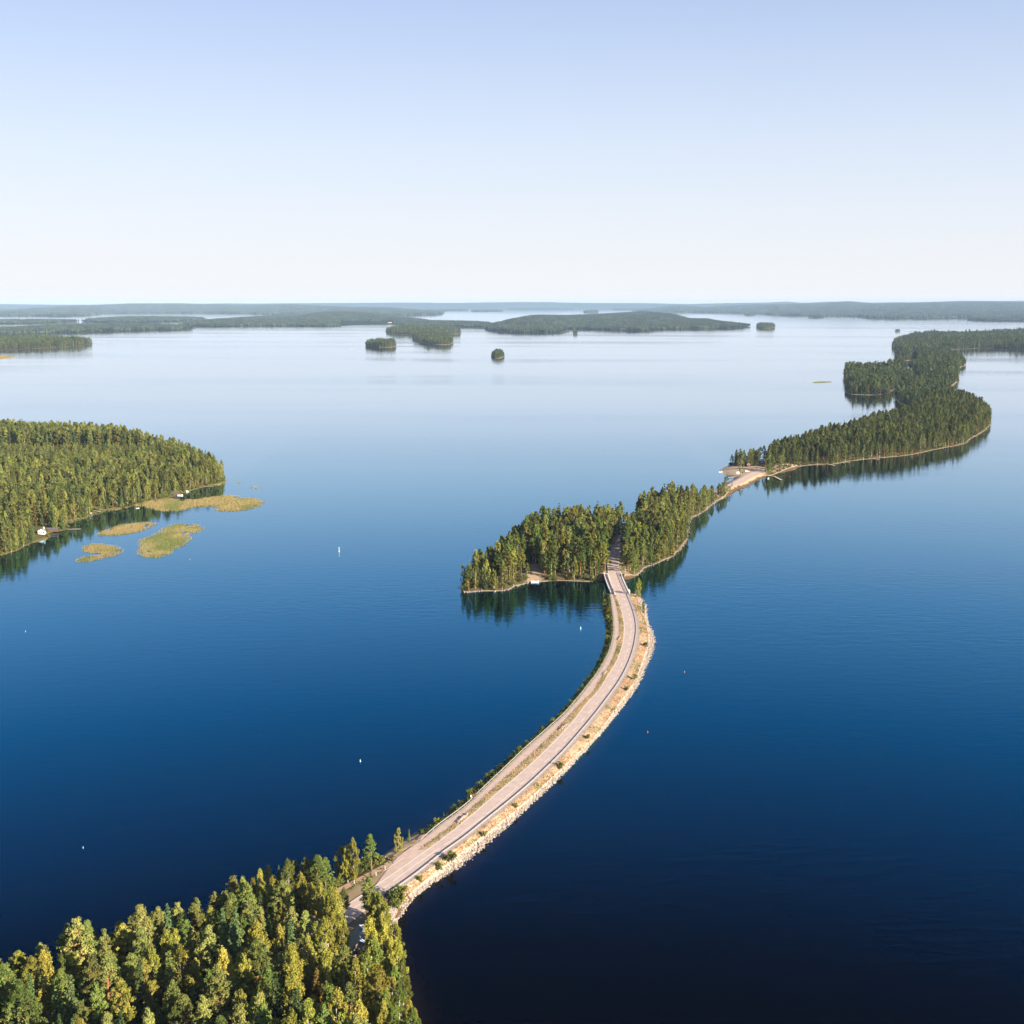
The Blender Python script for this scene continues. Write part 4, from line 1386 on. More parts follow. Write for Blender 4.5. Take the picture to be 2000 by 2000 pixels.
def far_land(name, label, front, back, step, spacing=None, tops=None, tree=17.0, src='patch', bare=None, fl="far wooded shore", peak=0.6, inset=2.0, hs=1.0, seed=0, jag=None, beach=0.25):
    fp, bp_ = ground(front), ground(back)
    poly = smooth_poly(np.vstack([fp, bp_[::-1]]), 2)
    hill = None
    if tops is not None:
        fu = np.array([p[0] for p in front]); fy = fp[:, 1]
        bu = np.array([p[0] for p in back]); by = bp_[:, 1]
        o1, o2 = np.argsort(fu), np.argsort(bu)
        f1 = lambda u: np.interp(u, fu[o1], fy[o1])
        f2 = lambda u: np.maximum(np.interp(u, bu[o2], by[o2]) - f1(u), 50)
        hill = tree_tops_hill([(p_, max(q_, 587.2)) for p_, q_ in tops], tree, f1, f2, peak)
    land = Land(poly, step, beach=beach, top=2.0, hill=hill, jag=step * 0.5 if jag is None else jag, jag_scale=step * 5, mat=M['terrain_far'], seed=seed + 40)
    o = land.build(name, label, "island" if name == "island_ground" else "hills")
    if spacing:
        rg = np.random.default_rng(seed + 77)
        lo, hi = poly.min(0), poly.max(0)
        X, Y = np.meshgrid(np.arange(lo[0], hi[0], spacing), np.arange(lo[1], hi[1], spacing))
        P = np.stack([X.ravel(), Y.ravel()], 1) + rg.uniform(-0.45, 0.45, (X.size, 2)) * spacing
        d = land.inland(P)
        ok = d > inset
        if bare is not None:
            ok &= ~bare(*uv(P, 0.0))
        uu = uv(P, 0.0)[0]
        ok &= (uu > -120) & (uu < 2120)
        P, d = P[ok], d[ok]
        if not len(P): return land
        z = land.height(P, d)
        n = len(P)
        rot = np.column_stack([np.zeros(n), np.zeros(n), rg.uniform(0, 6.28, n)])
        if src == 'tree':
            hh = np.clip(rg.normal(1.0, 0.26, n), 0.45, 1.6) * (0.7 + 0.6 * fbm(P[:, 0] / 70, P[:, 1] / 140, seed, 2)) * np.clip(0.75 + d / 40, 0.75, 1.0) * hs
            w = hh * rg.uniform(0.95, 1.3, n)
            scattered("forest", np.column_stack([P, z - 0.2]), rg.choice(18, n, p=np.repeat([0.20, 0.12, 0.07, 0.17, 0.04, 0.10, 0.15, 0.10, 0.05], 2) / 2.0), rot, np.column_stack([w, w, hh]), SRC2, fl, "forest", (0.48, 0.58, 0.66))  # last tint puts bluish distance haze into the crown colour
        else:
            k = spacing / 42.0
            zz = rg.uniform(0.8, 1.15, n) * hs * (1.0 + 0.25 * (k - 1))
            scattered("forest", np.column_stack([P, z - 0.5]), rg.integers(0, 6, n), rot, np.column_stack([np.full(n, k), np.full(n, k), zz]), SRC3, fl, "forest")
    return land


def patch_mesh(seed):
    """A piece of canopy about 50 m across: some forty pointed and rounded crowns of uneven height."""
    rg = np.random.default_rng(seed)
    V, Q, T, lv = [], [], [], []
    n = 0
    P = rg.uniform(-26, 26, (46, 2))
    for x, y in P:
        hh = rg.uniform(11, 20)
        r = rg.uniform(2.6, 4.4)
        pointed = rg.uniform() < 0.5
        a0 = rg.uniform(0, 6.28)
        prof = [(1.0, 0.12), (0.62 if pointed else 0.95, 0.62), (0.0, 1.0)]
        c = rg.uniform(0, 1)
        for q, zf in prof[:2]:
            for k in range(5):
                j = rg.uniform(0.8, 1.2)
                V.append((x + r * q * j * math.cos(a0 + k * 1.2566), y + r * q * j * math.sin(a0 + k * 1.2566), hh * zf))
                lv.append(c)
        V.append((x, y, hh)); lv.append(c)
        for k in range(5):
            k2 = (k + 1) % 5
            Q.append((n + k, n + k2, n + 5 + k2, n + 5 + k))
            T.append((n + 5 + k, n + 5 + k2, n + 10))
        n += 11
    return mesh_np("distant_canopy", np.array(V), [np.array(Q), np.array(T)], [M['far_leaf']], attrs={'lv': lv})


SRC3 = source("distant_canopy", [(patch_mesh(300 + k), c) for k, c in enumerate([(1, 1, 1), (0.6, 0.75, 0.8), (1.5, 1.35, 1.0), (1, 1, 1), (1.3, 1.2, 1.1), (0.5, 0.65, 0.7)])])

# the right-hand peninsula, lobe behind lobe
far_land("island_ground", "wooded neck behind the long isle", zR([(1060, 545), (1090, 585), (1150, 600), (1250, 640), (1400, 600), (1470, 555), (1395, 478), (1468, 458), (1500, 400), (1492, 340), (1548, 320)]), zR([(1075, 520), (1130, 500), (1215, 470), (1225, 420), (1180, 370), (1140, 345), (1250, 325), (1350, 318), (1450, 312), (1540, 305)]), 8.0, 6.4, None, src='tree', inset=1.5, fl="mixed wood on the neck behind the long isle", seed=1, jag=3.0)
far_land("island_ground", "front lobe of the peninsula beside a dark cove", zR([(724, 505), (745, 517), (850, 523), (965, 523), (1015, 512), (1060, 486), (1130, 470), (1190, 462)]), zR([(722, 478), (770, 452), (850, 430), (930, 415), (1000, 402), (1090, 388), (1185, 412)]), 6.0, 6.2, None, src='tree', inset=1.0, fl="mixed wood of the front lobe beside the cove", seed=41, jag=2.0)
far_land("island_ground", "rear lobe of the peninsula behind the cove", zR([(714, 420), (740, 432), (800, 416), (860, 398), (950, 388), (1040, 378), (1130, 366)]), zR([(712, 398), (735, 372), (800, 365), (900, 355), (1000, 352), (1130, 338)]), 8.0, 6.6, None, src='tree', inset=1.5, fl="dark wood of the rear lobe behind the cove", seed=42, jag=2.5)
far_land("island_ground", "dark wooded point joined to the far peninsula", zR([(1060, 290), (1075, 294), (1200, 289), (1350, 290), (1545, 300)]), zR([(1058, 262), (1100, 240), (1190, 228), (1300, 232), (1420, 250), (1500, 275)]), 9.0, 7.5, None, src='tree', inset=3, fl="dark wood on the point of the far peninsula", seed=2,
         bare=lambda u, v: (np.abs(u - 1785) < 5) & (v > 688), jag=4)
far_land("island_ground", "broad far peninsula with a thin pale beach", zR([(1034, 205), (1060, 212), (1200, 214), (1310, 226), (1400, 222), (1560, 209), (1820, 206), (1930, 216), (2150, 218)]), zR([(1036, 180), (1080, 165), (1150, 140), (1310, 122), (1440, 128), (1550, 124), (1800, 112), (2150, 92)]), 18.0, 9.5, None,
         src='tree', inset=5, fl="dark forest of the broad far peninsula", seed=3, jag=7, beach=0.12, hs=1.05)
far_land("island_ground", "forested island at the edge of the lake with a pale shoreline", [(-140, 688), (0, 683), (90, 680), (150, 676), (182, 671.5)], [(-140, 664), (0, 663.5), (80, 663), (140, 666), (182, 669.5)], 14.0, 9.5, None, src='tree', inset=5, fl="forest on the island at the lake's left edge", seed=4, jag=6, beach=0.12)
far_land("island_ground", "low double island with dark trees", [(752, 650), (790, 653), (840, 654), (880, 653), (902, 650.5)], [(753, 646), (775, 642), (810, 640), (860, 643), (900, 648)], 14.0, 11.0, None, src='tree', inset=5, fl="trees on the low double island", seed=5, jag=5)
far_land("island_ground", "tree covered island in front of the low double island", [(805, 661), (815, 666), (830, 671), (850, 673.5), (880, 673), (886, 669)], [(806, 658), (822, 654), (850, 652), (872, 656), (884, 663)], 8.0, 7.5, None, src='tree', inset=2, fl="trees on the round island", seed=6, jag=3)
far_land("island_ground", "flat islet with ragged trees in open water", [(712, 676), (735, 678), (760, 678.5), (774, 677)], [(714, 674.5), (735, 671.5), (760, 671), (773, 673.5)], 5.0, 6.0, None, src='tree', inset=1, fl="ragged trees of the flat islet", seed=7, jag=2, hs=0.95)
far_land("island_ground", "tiny round islet tufted with trees", [(959, 697), (965, 700), (975, 700.5), (985, 697)], [(960, 693), (968, 690.5), (980, 691.5), (986, 695)], 3.0, 4.6, None, src='tree', inset=0.3, fl="trees of the tiny round islet", seed=8, jag=1, hs=0.72)
far_land("island_ground", "dome shaped islet off the end of the middle island", [(1476, 640), (1495, 641.5), (1515, 640)], [(1477, 637), (1495, 635.5), (1514, 637.5)], 10.0, 9.5, None, src='tree', inset=3, fl="trees on the dome shaped islet", seed=9, jag=4)
far_land("island_ground", "speck of an islet in front of the middle island", [(1119, 652), (1128, 652)], [(1119, 650.8), (1128, 650.8)], 4.0, 5.5, None, src='tree', inset=0.5, fl="few trees on the speck of an islet", seed=10, jag=1, hs=0.9)
far_land("island_ground", "tiny rock islet with a few trees left of the far peninsula", [(1747, 647), (1758, 647)], [(1748, 646), (1758, 646)], 4.0, 6.0, None, src="tree", inset=0.3, fl="few trees on the tiny rock islet", seed=25, jag=1, hs=0.55)
# middle distance
far_land("island_ground", "long wooded island rising to a low hill", tC([(-190, 325), (-100, 340), (0, 346), (200, 350), (380, 345), (408, 330), (400, 312), (480, 322), (560, 322), (760, 330), (980, 337), (1110, 322), (1400, 320), (1600, 316), (1730, 310), (1790, 300)]),
         tC([(-190, 300), (0, 262), (200, 240), (400, 240), (700, 228), (1000, 215), (1200, 225), (1330, 250), (1470, 262), (1650, 280), (1790, 297)]), 40.0, 42.0, tC([(-190, 240), (0, 215), (200, 213), (400, 217), (700, 205), (1000, 187), (1200, 202), (1330, 240), (1470, 236), (1600, 257), (1790, 290)]), fl="forest of the long hilly island", seed=11, inset=14, beach=0.1)
far_land("island_ground", "low wooded strip joining two islands", [(770, 633), (800, 637), (840, 639), (905, 638), (960, 640)], [(770, 629), (840, 629), (905, 630), (960, 632)], 30.0, 40.0, None, fl="forest on the low joining strip", seed=12, inset=12)
far_land("island_ground", "wooded island with a straw coloured field along its shore", [(352, 637), (420, 637.5), (500, 636.5), (600, 636.5), (660, 637), (700, 634.5), (760, 634), (840, 634.5)], [(352, 633), (400, 628), (500, 620), (600, 614), (700, 614), (780, 620), (840, 628)], 45.0, 42.0,
         [(352, 634), (400, 623), (480, 620), (539, 621), (580, 618), (630, 609), (680, 608), (740, 613), (785, 620), (860, 626)], fl="forest of the island with the straw field", seed=13, inset=14, bare=lambda u, v: (u > 658) & (v > 630.5), beach=0.12)
far_land("island_ground", "low island with a sandy spit behind the left-edge island", [(-60, 657), (40, 653), (90, 651), (200, 648.5), (300, 645), (368, 643), (384, 642)], [(-60, 647), (40, 642), (100, 638), (200, 636), (300, 636), (360, 639), (382, 641.6)], 30.0, 42.0, None, fl="forest of the low sandy spit island", seed=14, inset=14, beach=0.1, bare=lambda u, v: u > 366)
far_land("island_ground", "thin wooded island at the far left", [(-60, 632), (60, 631.5), (150, 629)], [(-60, 627), (60, 627), (150, 627.5)], 45.0, 48.0, None, fl="forest of the thin far island", seed=15, inset=18)
far_land("island_ground", "wooded island in the left distance", [(164, 630), (280, 629.5), (350, 628), (402, 624.5)], [(164, 626), (240, 621), (320, 621), (400, 623)], 50.0, 48.0, None, fl="forest of the left distant island", seed=16, inset=18, hs=1.1)
for fr, bk, lab, sd in (([(1455, 615.5), (1471, 615.5)], [(1456, 614), (1471, 614)], "small dark islet below the right-hand ridge", 17), ([(1141, 610.5), (1168, 610.5)], [(1143, 608.6), (1166, 608.6)], "humped islet in the far channel", 18), ([(830, 607.5), (915, 607)], [(835, 605.6), (910, 605.4)], "low hazy island left of the far channel", 19),
                        ([(920, 608.5), (982, 608)], [(924, 606.6), (980, 606.4)], "low hazy island in the far channel", 20), ([(1583, 620.5), (1607, 620)], [(1584, 618.6), (1606, 618.4)], "dark wooded islet under the right-hand ridge", 21), ([(1890, 626), (2060, 627)], [(1895, 622), (2060, 622)], "low wooded point at the right edge", 22),
                        ([(1196, 605.2), (1240, 605.2)], [(1196, 604.2), (1240, 604.2)], "faint island near the horizon", 23), ([(990, 604.2), (1120, 604.4)], [(990, 603.4), (1120, 603.5)], "faint line of islands near the horizon", 24)):
    far_land("island_ground", lab, fr, bk, 40.0, 44.0, None, fl="trees of the " + lab.split(" ", 1)[1], seed=sd, inset=6, hs=1.15 if sd != 18 else 1.6)
# hills on the horizon
far_land("hills", "blue forested ridge across the left horizon", [(-80, 617), (60, 617), (165, 618), (200, 612), (380, 611.5), (520, 613.5), (650, 616), (760, 617), (863, 615)], [(-80, 603.5), (100, 603.5), (300, 603.5), (500, 603.5), (700, 605), (863, 609)], 130.0, 110.0,
         tA([(-300, 190), (0, 188), (300, 160), (600, 145), (1000, 130), (1350, 130), (1900, 141)]) + tB([(280, 136), (700, 156), (1250, 161), (1400, 195)]), tree=20, fl="forest of the blue left ridge", seed=30, inset=40, hs=1.1)
far_land("hills", "blue forested ridge across the right horizon", [(1238, 609), (1300, 609.5), (1500, 613), (1520, 616.5), (1690, 618), (1700, 623), (1810, 622.5), (1930, 621), (2100, 625)], [(1238, 605), (1400, 603.5), (1600, 603.5), (1800, 603.5), (2100, 603.5)], 130.0, 110.0,
         tC([(900, 190), (1030, 160), (1200, 142), (1300, 146), (1450, 158), (1600, 146), (1800, 136)]) + tD([(100, 135), (400, 126), (600, 114), (800, 131), (1250, 119), (1650, 114), (2300, 130)]), tree=20, fl="forest of the blue right ridge", seed=31, inset=40, hs=1.1)
far_land("hills", "pale hazy hills along the whole horizon", [(-500, 602.6), (0, 602.6), (500, 602.8), (1000, 602.2), (1500, 602.6), (2000, 602.6), (2500, 602.6)], [(-500, 601.2), (0, 601.2), (500, 601.2), (1000, 601.0), (1500, 601.2), (2000, 601.2), (2500, 601.2)], 250.0, None,
         [(-500, 594), (0, 594), (100, 595.2), (300, 595), (440, 592.6), (500, 593.2), (560, 592.5), (690, 591.8), (800, 591), (870, 591.6), (1030, 589.5), (1100, 590.5), (1160, 592), (1250, 592), (1340, 594), (1430, 592), (1500, 591), (1535, 589), (1570, 592), (1622, 589), (1680, 592), (1750, 590), (1800, 591), (1870, 587.5), (1950, 588), (2000, 587.5), (2500, 589)], tree=0, seed=32)

# ------------------------------------------------------------------ reeds and grasses (nobody could count the blades)
def blades(name, pts, hmean, wid, mat, label, cat, lv_of=None, seed=0, per=3):
    rg = np.random.default_rng(seed)
    n = len(pts)
    pts = np.repeat(np.asarray(pts, float), per, 0)
    m = len(pts)
    pts[:, :2] += rg.normal(size=(m, 2)) * wid * 0.45
    a_ = rg.uniform(0, 6.28, m)
    t = np.column_stack([np.cos(a_), np.sin(a_), np.zeros(m)]) * (wid / 2) * rg.uniform(0.6, 1.2, (m, 1))
    hh = hmean * rg.uniform(0.65, 1.2, m)
    top = pts + np.column_stack([rg.normal(size=m) * 0.18 * hh, rg.normal(size=m) * 0.18 * hh, hh])
    V = np.stack([pts - t, pts + t, top + t * 0.25, top - t * 0.25], 1).reshape(-1, 3)
    if lv_of is None:
        lv = np.clip(rg.normal(0.4, 0.3, m), 0, 1)
    else:
        lv = np.clip(lv_of(pts) + rg.normal(0, 0.15, m), 0, 1)
    o = link(name, mesh_np(name, V, [np.arange(4 * m).reshape(m, 4)], [mat], attrs={'lv': np.repeat(lv, 4)}))
    return tag(o, label, cat, kind='stuff')


def fill(poly, spacing, rg, edge=0.6, jag=2.0):
    lo, hi = poly.min(0), poly.max(0)
    X, Y = np.meshgrid(np.arange(lo[0], hi[0], spacing), np.arange(lo[1], hi[1], spacing))
    P = np.stack([X.ravel(), Y.ravel()], 1) + rg.uniform(-0.5, 0.5, (X.size, 2)) * spacing
    d = dist_to_poly(P, poly) + jag * 2 * (fbm(P[:, 0] / 7, P[:, 1] / 7, 3, 3) - 0.5)
    ok = d > 0
    ok &= rg.uniform(0, 1, len(P)) < np.clip(0.12 + d / 8, 0, 1)
    P, d = P[ok], d[ok]
    gaps = fbm(P[:, 0] / 11, P[:, 1] / 16, 9, 3)
    ok = (gaps > 0.30) | (d > 9)
    return P[ok], d[ok]


rg = np.random.default_rng(5)
for pts, lab, sp_, hh in (
        (zL([(880, 650), (1000, 610), (1150, 595), (1230, 610), (1350, 600), (1450, 580), (1600, 575), (1620, 595), (1750, 600), (1790, 625), (1750, 660), (1600, 690), (1430, 685), (1460, 655), (1330, 655), (1230, 680), (1130, 690), (1050, 680), (960, 655)]), "long tan reed bed running out from the forest shore", 0.9, 1.9),
        (zL([(615, 845), (700, 815), (740, 810), (780, 775), (960, 757), (1075, 760), (1050, 785), (930, 830), (820, 850), (700, 856)]), "narrow olive reed bed between the shore and the large reed bed", 0.8, 1.7),
        (zL([(912, 882), (1050, 842), (1110, 787), (1200, 762), (1340, 775), (1395, 797), (1360, 826), (1265, 842), (1310, 870), (1230, 930), (1100, 1005), (945, 998), (912, 965), (935, 920)]), "largest green and tan reed bed standing in open water", 0.8, 1.6),
        (zL([(482, 1018), (560, 987), (640, 975), (530, 960), (540, 925), (600, 905), (700, 905), (800, 920), (830, 950), (800, 985), (690, 1005), (560, 1040)]), "hook shaped reed bed closest to the open lake", 0.8, 1.6),
        (zL([(1375, 512), (1430, 477), (1500, 448), (1522, 462), (1530, 497), (1450, 520)]), "reeds fringing the tip of the forest shore", 1.0, 1.8),
        (zL([(-150, 930), (0, 895), (200, 878), (330, 850), (345, 868), (240, 895), (130, 940), (0, 985), (-150, 1010)]), "bright green marsh grass along the forest shore", 1.0, 1.2),
        (zL([(440, 760), (480, 735), (600, 715), (600, 700), (700, 668), (880, 650), (870, 668), (700, 690), (610, 735), (540, 745), (450, 775)]), "pale green waterside grass below the forest", 1.1, 1.2),
        (zL([(1575, 492), (1620, 484), (1655, 492), (1620, 500)]), "sparse reeds off the tip of the forest shore", 1.6, 1.0), (zL([(1660, 525), (1730, 512), (1790, 522), (1720, 537)]), "thin scattered reeds in open water", 1.8, 1.0),
        ([(1583, 747), (1600, 745), (1628, 745.3), (1620, 747.2), (1597, 748.2)], "green reed strip off the wooded lobe", 1.4, 1.5), ([(-40, 700), (0, 694), (38, 696), (20, 699), (0, 702)], "tan reed bar beside the island at the lake's left edge", 2.2, 1.8)):
    poly = smooth_poly(ground(pts), 2)
    P, d = fill(poly, sp_ * 0.8, rg)
    green = 'green' in lab
    blades("reed_bed", np.column_stack([P, np.full(len(P), -0.1)]), hh * 0.5, 0.34 if sp_ < 1.3 else 0.8, M['reed'], lab, "reeds",
           lambda p, g=green, dd=poly: np.clip((fbm(p[:, 0] / 14, p[:, 1] / 20, 2, 3) - 0.42) * 3.2 + (0.45 if g else 0.12), 0, 1) * np.clip(dist_to_poly(p[:, :2], dd) / 4.0, 0, 1), seed=len(P), per=3)


def strip_points(c1, c2, vr, n, z1, z2, rg, power=1.0, spread=None):
    v = rg.uniform(vr[0], vr[1], n * 3)
    w = (1.0 / (v - 590)) ** 2
    v = v[rg.uniform(0, 1, len(v)) < w / w.max()][:n]
    t = rg.uniform(0, 1, len(v)) ** power
    if spread:
        t = np.clip(rg.normal(spread[0], spread[1], len(v)), -0.5, 1.25)
        t += (fbm(v / 6.0, v * 0 + 3.3, 17, 3) - 0.5) * 0.35
    A = np.array([at(float(c1(q)), q, z1) for q in v]); B_ = np.array([at(float(c2(q)), q, z2) for q in v])
    return A * (1 - t[:, None]) + B_ * t[:, None], v, t


P, v_, t_ = strip_points(c_shoulder, c_crest, (BR0 + 3, 1765), 14000, ROAD_Z - 0.05, 1.65, rg)
ok = fbm(P[:, 0] / 5, P[:, 1] / 5, 6, 3) + rg.normal(0, 0.12, len(P)) > 0.50 - 0.2 * t_
blades("dry_grass", P[ok], 0.30, 0.36, M['straw'], "dry straw grass on the verge above the rocks", "grass", lambda p: (fbm(p[:, 0] / 7, p[:, 1] / 7, 8, 4) - 0.47) * 5.0, 31, 2)
P, v_, t_ = strip_points(c_path_r, c_left, (BR0 + 3, 1655), 6500, ROAD_Z, ROAD_Z, rg)
ok = (t_ > 0.06) & (t_ < 0.88)
blades("dry_grass", P[ok], 0.28, 0.42, M['straw'], "brown grass of the strip between road and cycle path", "grass", lambda p: (fbm(p[:, 0] / 5, p[:, 1] / 5, 4, 3) - 0.4) * 2.5, 32, 2)
P, v_, t_ = strip_points(c_lwater, c_lrail, (BR0 + 3, 1625), 4200, 0.0, ROAD_Z - 0.1, rg)
blades("bank_grass", P, 0.6, 0.55, M['shrub'], "low green growth on the lake side bank of the causeway", "grass", None, 33, 2)
for poly_, mt, lab, hh in ((ground(z3([(760, 1060), (640, 1180), (480, 1250), (250, 1400), (215, 1460), (310, 1455), (480, 1350), (600, 1270), (700, 1190), (800, 1085)]), 2.8), 'shrub', "green weeds between the gravel path and the road", 0.5), (ground(z3([(640, 1075), (780, 975), (900, 890), (1000, 830), (1250, 670), (1255, 725), (1120, 850), (900, 985), (780, 1070), (700, 1130)]), 2.4), 'straw', "dry grass on the lake side of the lay-by", 0.45),
                          (ground(z3([(715, 1500), (900, 1470), (960, 1500), (890, 1600), (760, 1730), (700, 1740)]), 1.8), 'shrub', "green and yellow weeds where the rocky bank meets the near wood", 0.6)):
    P, d = fill(poly_, 0.55, rg, jag=0.6)
    z_ = LAND_WOOD.height(P)
    ok = np.ones(len(P), bool)
    z_ = np.maximum(z_, 1.9 if mt == 'straw' else 0.3)
    if not ok.any(): continue
    blades("weeds", np.column_stack([P, z_ - 0.05])[ok], hh, 0.5, M[mt], lab, "grass", None, 41, 3)
fl_p = np.vstack([ground(z3([(640, 1260), (900, 1000), (1120, 830), (1260, 730), (1120, 800), (960, 900), (790, 1040), (660, 1080), (560, 1190), (250, 1420), (430, 1400)]), 2.6)])


def rock_mesh(seed):
    import bmesh as bmm
    rg_ = np.random.default_rng(seed)
    bm_ = bmm.new()
    bmm.ops.create_icosphere(bm_, subdivisions=1, radius=0.5)
    sc_ = rg_.uniform(0.7, 1.3, 3)
    for v in bm_.verts:
        k = rg_.uniform(0.75, 1.15)
        v.co = Vector((v.co.x * sc_[0] * k, v.co.y * sc_[1] * k, v.co.z * sc_[2] * 0.8 * k))
    me = bpy.data.meshes.new("rock")
    bm_.to_mesh(me); bm_.free()
    me.materials.append(M['rock'])
    return me


ROCKS = [rock_mesh(k) for k in range(6)]
SRCR = source("rock", [(m_, (1, 1, 1)) for m_ in ROCKS])
P, v_, t_ = strip_points(c_crest, c_rwater, (BR0 + 2, 1800), 7000, 1.55, -0.05, rg, 0.75, (0.6, 0.3))
P[:, 2] = np.maximum(P[:, 2], -0.15)
n = len(P)
s_ = np.clip(rg.lognormal(-0.78, 0.45, n), 0.22, 1.6)[:, None] * rg.uniform(0.8, 1.2, (n, 3))
scattered("rocks", P, rg.integers(0, 6, n), rg.uniform(0, 6.28, (n, 3)), s_, SRCR, "pale granite rocks armouring the causeway slope", "rocks")
P, v_, t_ = strip_points(c_lwater, c_lrail, (BR0 + 2, 1670), 1500, -0.05, 1.4, rg, 1.6)
n = len(P)
s_ = np.clip(rg.lognormal(-0.6, 0.35, n), 0.3, 1.3)[:, None] * rg.uniform(0.8, 1.2, (n, 3))
scattered("rocks", P, rg.integers(0, 6, n), rg.uniform(0, 6.28, (n, 3)), s_, SRCR, "small rocks on the shaded lake side bank", "rocks")
beach_poly = ground(z3([(735, 1660), (800, 1600), (880, 1550), (960, 1540), (1010, 1520), (910, 1650), (830, 1760), (770, 1850), (745, 1920), (700, 1880), (715, 1760)]), 0.6)
P = rg.uniform(beach_poly.min(0), beach_poly.max(0), (6000, 2))
P = P[dist_to_poly(P, beach_poly) > 0][:1500]
n = len(P)
s_ = rg.uniform(0.3, 0.75, (n, 1)) * rg.uniform(0.8, 1.2, (n, 3))
scattered("rocks", np.column_stack([P, np.maximum(LAND_WOOD.height(P), 0.05) + 0.1]), rg.integers(0, 6, n), rg.uniform(0, 6.28, (n, 3)), s_, SRCR, "pebble beach where the causeway meets the near wood", "rocks")
# stones along the shores of islet, isle and wood
for poly_, seg, lab, nn in ((isle_poly, lambda u, v: (u < 1060) & (v > 1130) | (u > 1210) & (v > 915) & (u < 1940) & (v < 1130) & (v > 940), "stones along the islet's waterline", 900), (isle_poly, lambda u, v: (v < 942) & (u > 1400), "stones along the shore of the long isle", 900), (wood_poly, lambda u, v: (u > 690) & (v < 1812), "pale stones along the shore of the near wood", 800)):
    A_, B_ = poly_, np.roll(poly_, -1, 0)
    Ls = np.linalg.norm(B_ - A_, axis=1)
    kk = rg.choice(len(A_), nn * 4, p=Ls / Ls.sum())
    tt = rg.uniform(0, 1, (len(kk), 1))
    P = A_[kk] * (1 - tt) + B_[kk] * tt + rg.normal(size=(len(kk), 2)) * 0.9
    u_, w_ = uv(P, 0.0)
    P = P[seg(u_, w_)][:nn]
    n = len(P)
    s_ = np.clip(rg.lognormal(-0.5, 0.4, n), 0.3, 1.5)[:, None] * rg.uniform(0.8, 1.2, (n, 3))
    scattered("rocks", np.column_stack([P, rg.uniform(-0.1, 0.3, n)]), rg.integers(0, 6, n), rg.uniform(0, 6.28, (n, 3)), s_, SRCR, lab, "rocks")

# ------------------------------------------------------------------ boulder rows on the median, shrubs
bl = []
for (a_, b_, n, where) in ((z3([(1530, 640)])[0], z3([(1645, 552)])[0], 9, "the lay-by"), (z4([(1405, 640)])[0], z4([(1500, 568)])[0], 6, "the middle of the causeway"), (z5([(880, 1615)])[0], z5([(915, 1575)])[0], 4, "the outer bend"), (z5([(1103, 1108)])[0], z5([(1128, 1080)])[0], 3, "the bridge")):
    for k in range(n):
        t = k / (n - 1)
        p = at(a_[0] * (1 - t) + b_[0] * t, a_[1] * (1 - t) + b_[1] * t, ROAD_Z + 0.1)
        o = link("boulder", ROCKS[k % 6], None, (p[0] + rg.uniform(-.2, .2), p[1], p[2] + 0.15), rg.uniform(0, 6), float(rg.uniform(1.0, 1.5)))
        tag(o, f"white boulder near {where}, {ordinal(k + 1)} from the near end of its row", "boulder", "white boulder rows between road and cycle path")

SH = zB([(1640, 450), (1545, 470), (1500, 500), (1660, 415)])
shr = [(p, s, 1, "in the wood edge beside the lay-by") for p, s in zip(SH, (3.6, 3.2, 2.8, 2.4))]
for i_ in range(4):
    shr[i_] = (shr[i_][0], shr[i_][1], 1, ["largest in the wood edge beside the lay-by", "second largest in the wood edge beside the lay-by", "low in the wood edge beside the lay-by", "smallest at the wood edge beside the lay-by"][i_])
left_sh = z3([(1490, 500), (1570, 440), (1680, 330), (1710, 300), (1800, 225), (1850, 160), (1905, 110), (1120, 800), (1290, 660)]) + z4([(130, 1610), (170, 1590), (240, 1525), (320, 1430), (360, 1395), (400, 1355), (465, 1305), (540, 1225), (610, 1180), (670, 1120), (720, 1085), (750, 1035), (815, 985), (870, 945), (925, 895), (1020, 825), (1100, 765), (1180, 700), (1205, 660),
          (1335, 560), (1410, 490), (1450, 430), (1490, 385), (1540, 340), (1570, 250), (1610, 205), (1665, 170), (1700, 110), (1745, 50)]) + z5([(500, 1895), (570, 1840), (612, 1770), (655, 1700), (720, 1620), (760, 1575), (820, 1450), (860, 1360), (900, 1240), (915, 1180), (945, 1120), (940, 1050), (965, 960), (985, 880), (945, 830), (955, 740), (870, 690), (935, 610), (885, 590), (900, 640), (960, 690), (970, 800)])
left_sh.sort(key=lambda p: p[1])
big = {(815, 985), (1335, 560)}
for i_, p in enumerate(left_sh):
    near = p[1] < 1260
    s = float(rg.uniform(1.5, 2.6)) * (1.25 if near else 1.0)
    shr.append((p, s, 0, f"{ordinal(i_ + 1)} from the bridge along the causeway's lake side bank"))
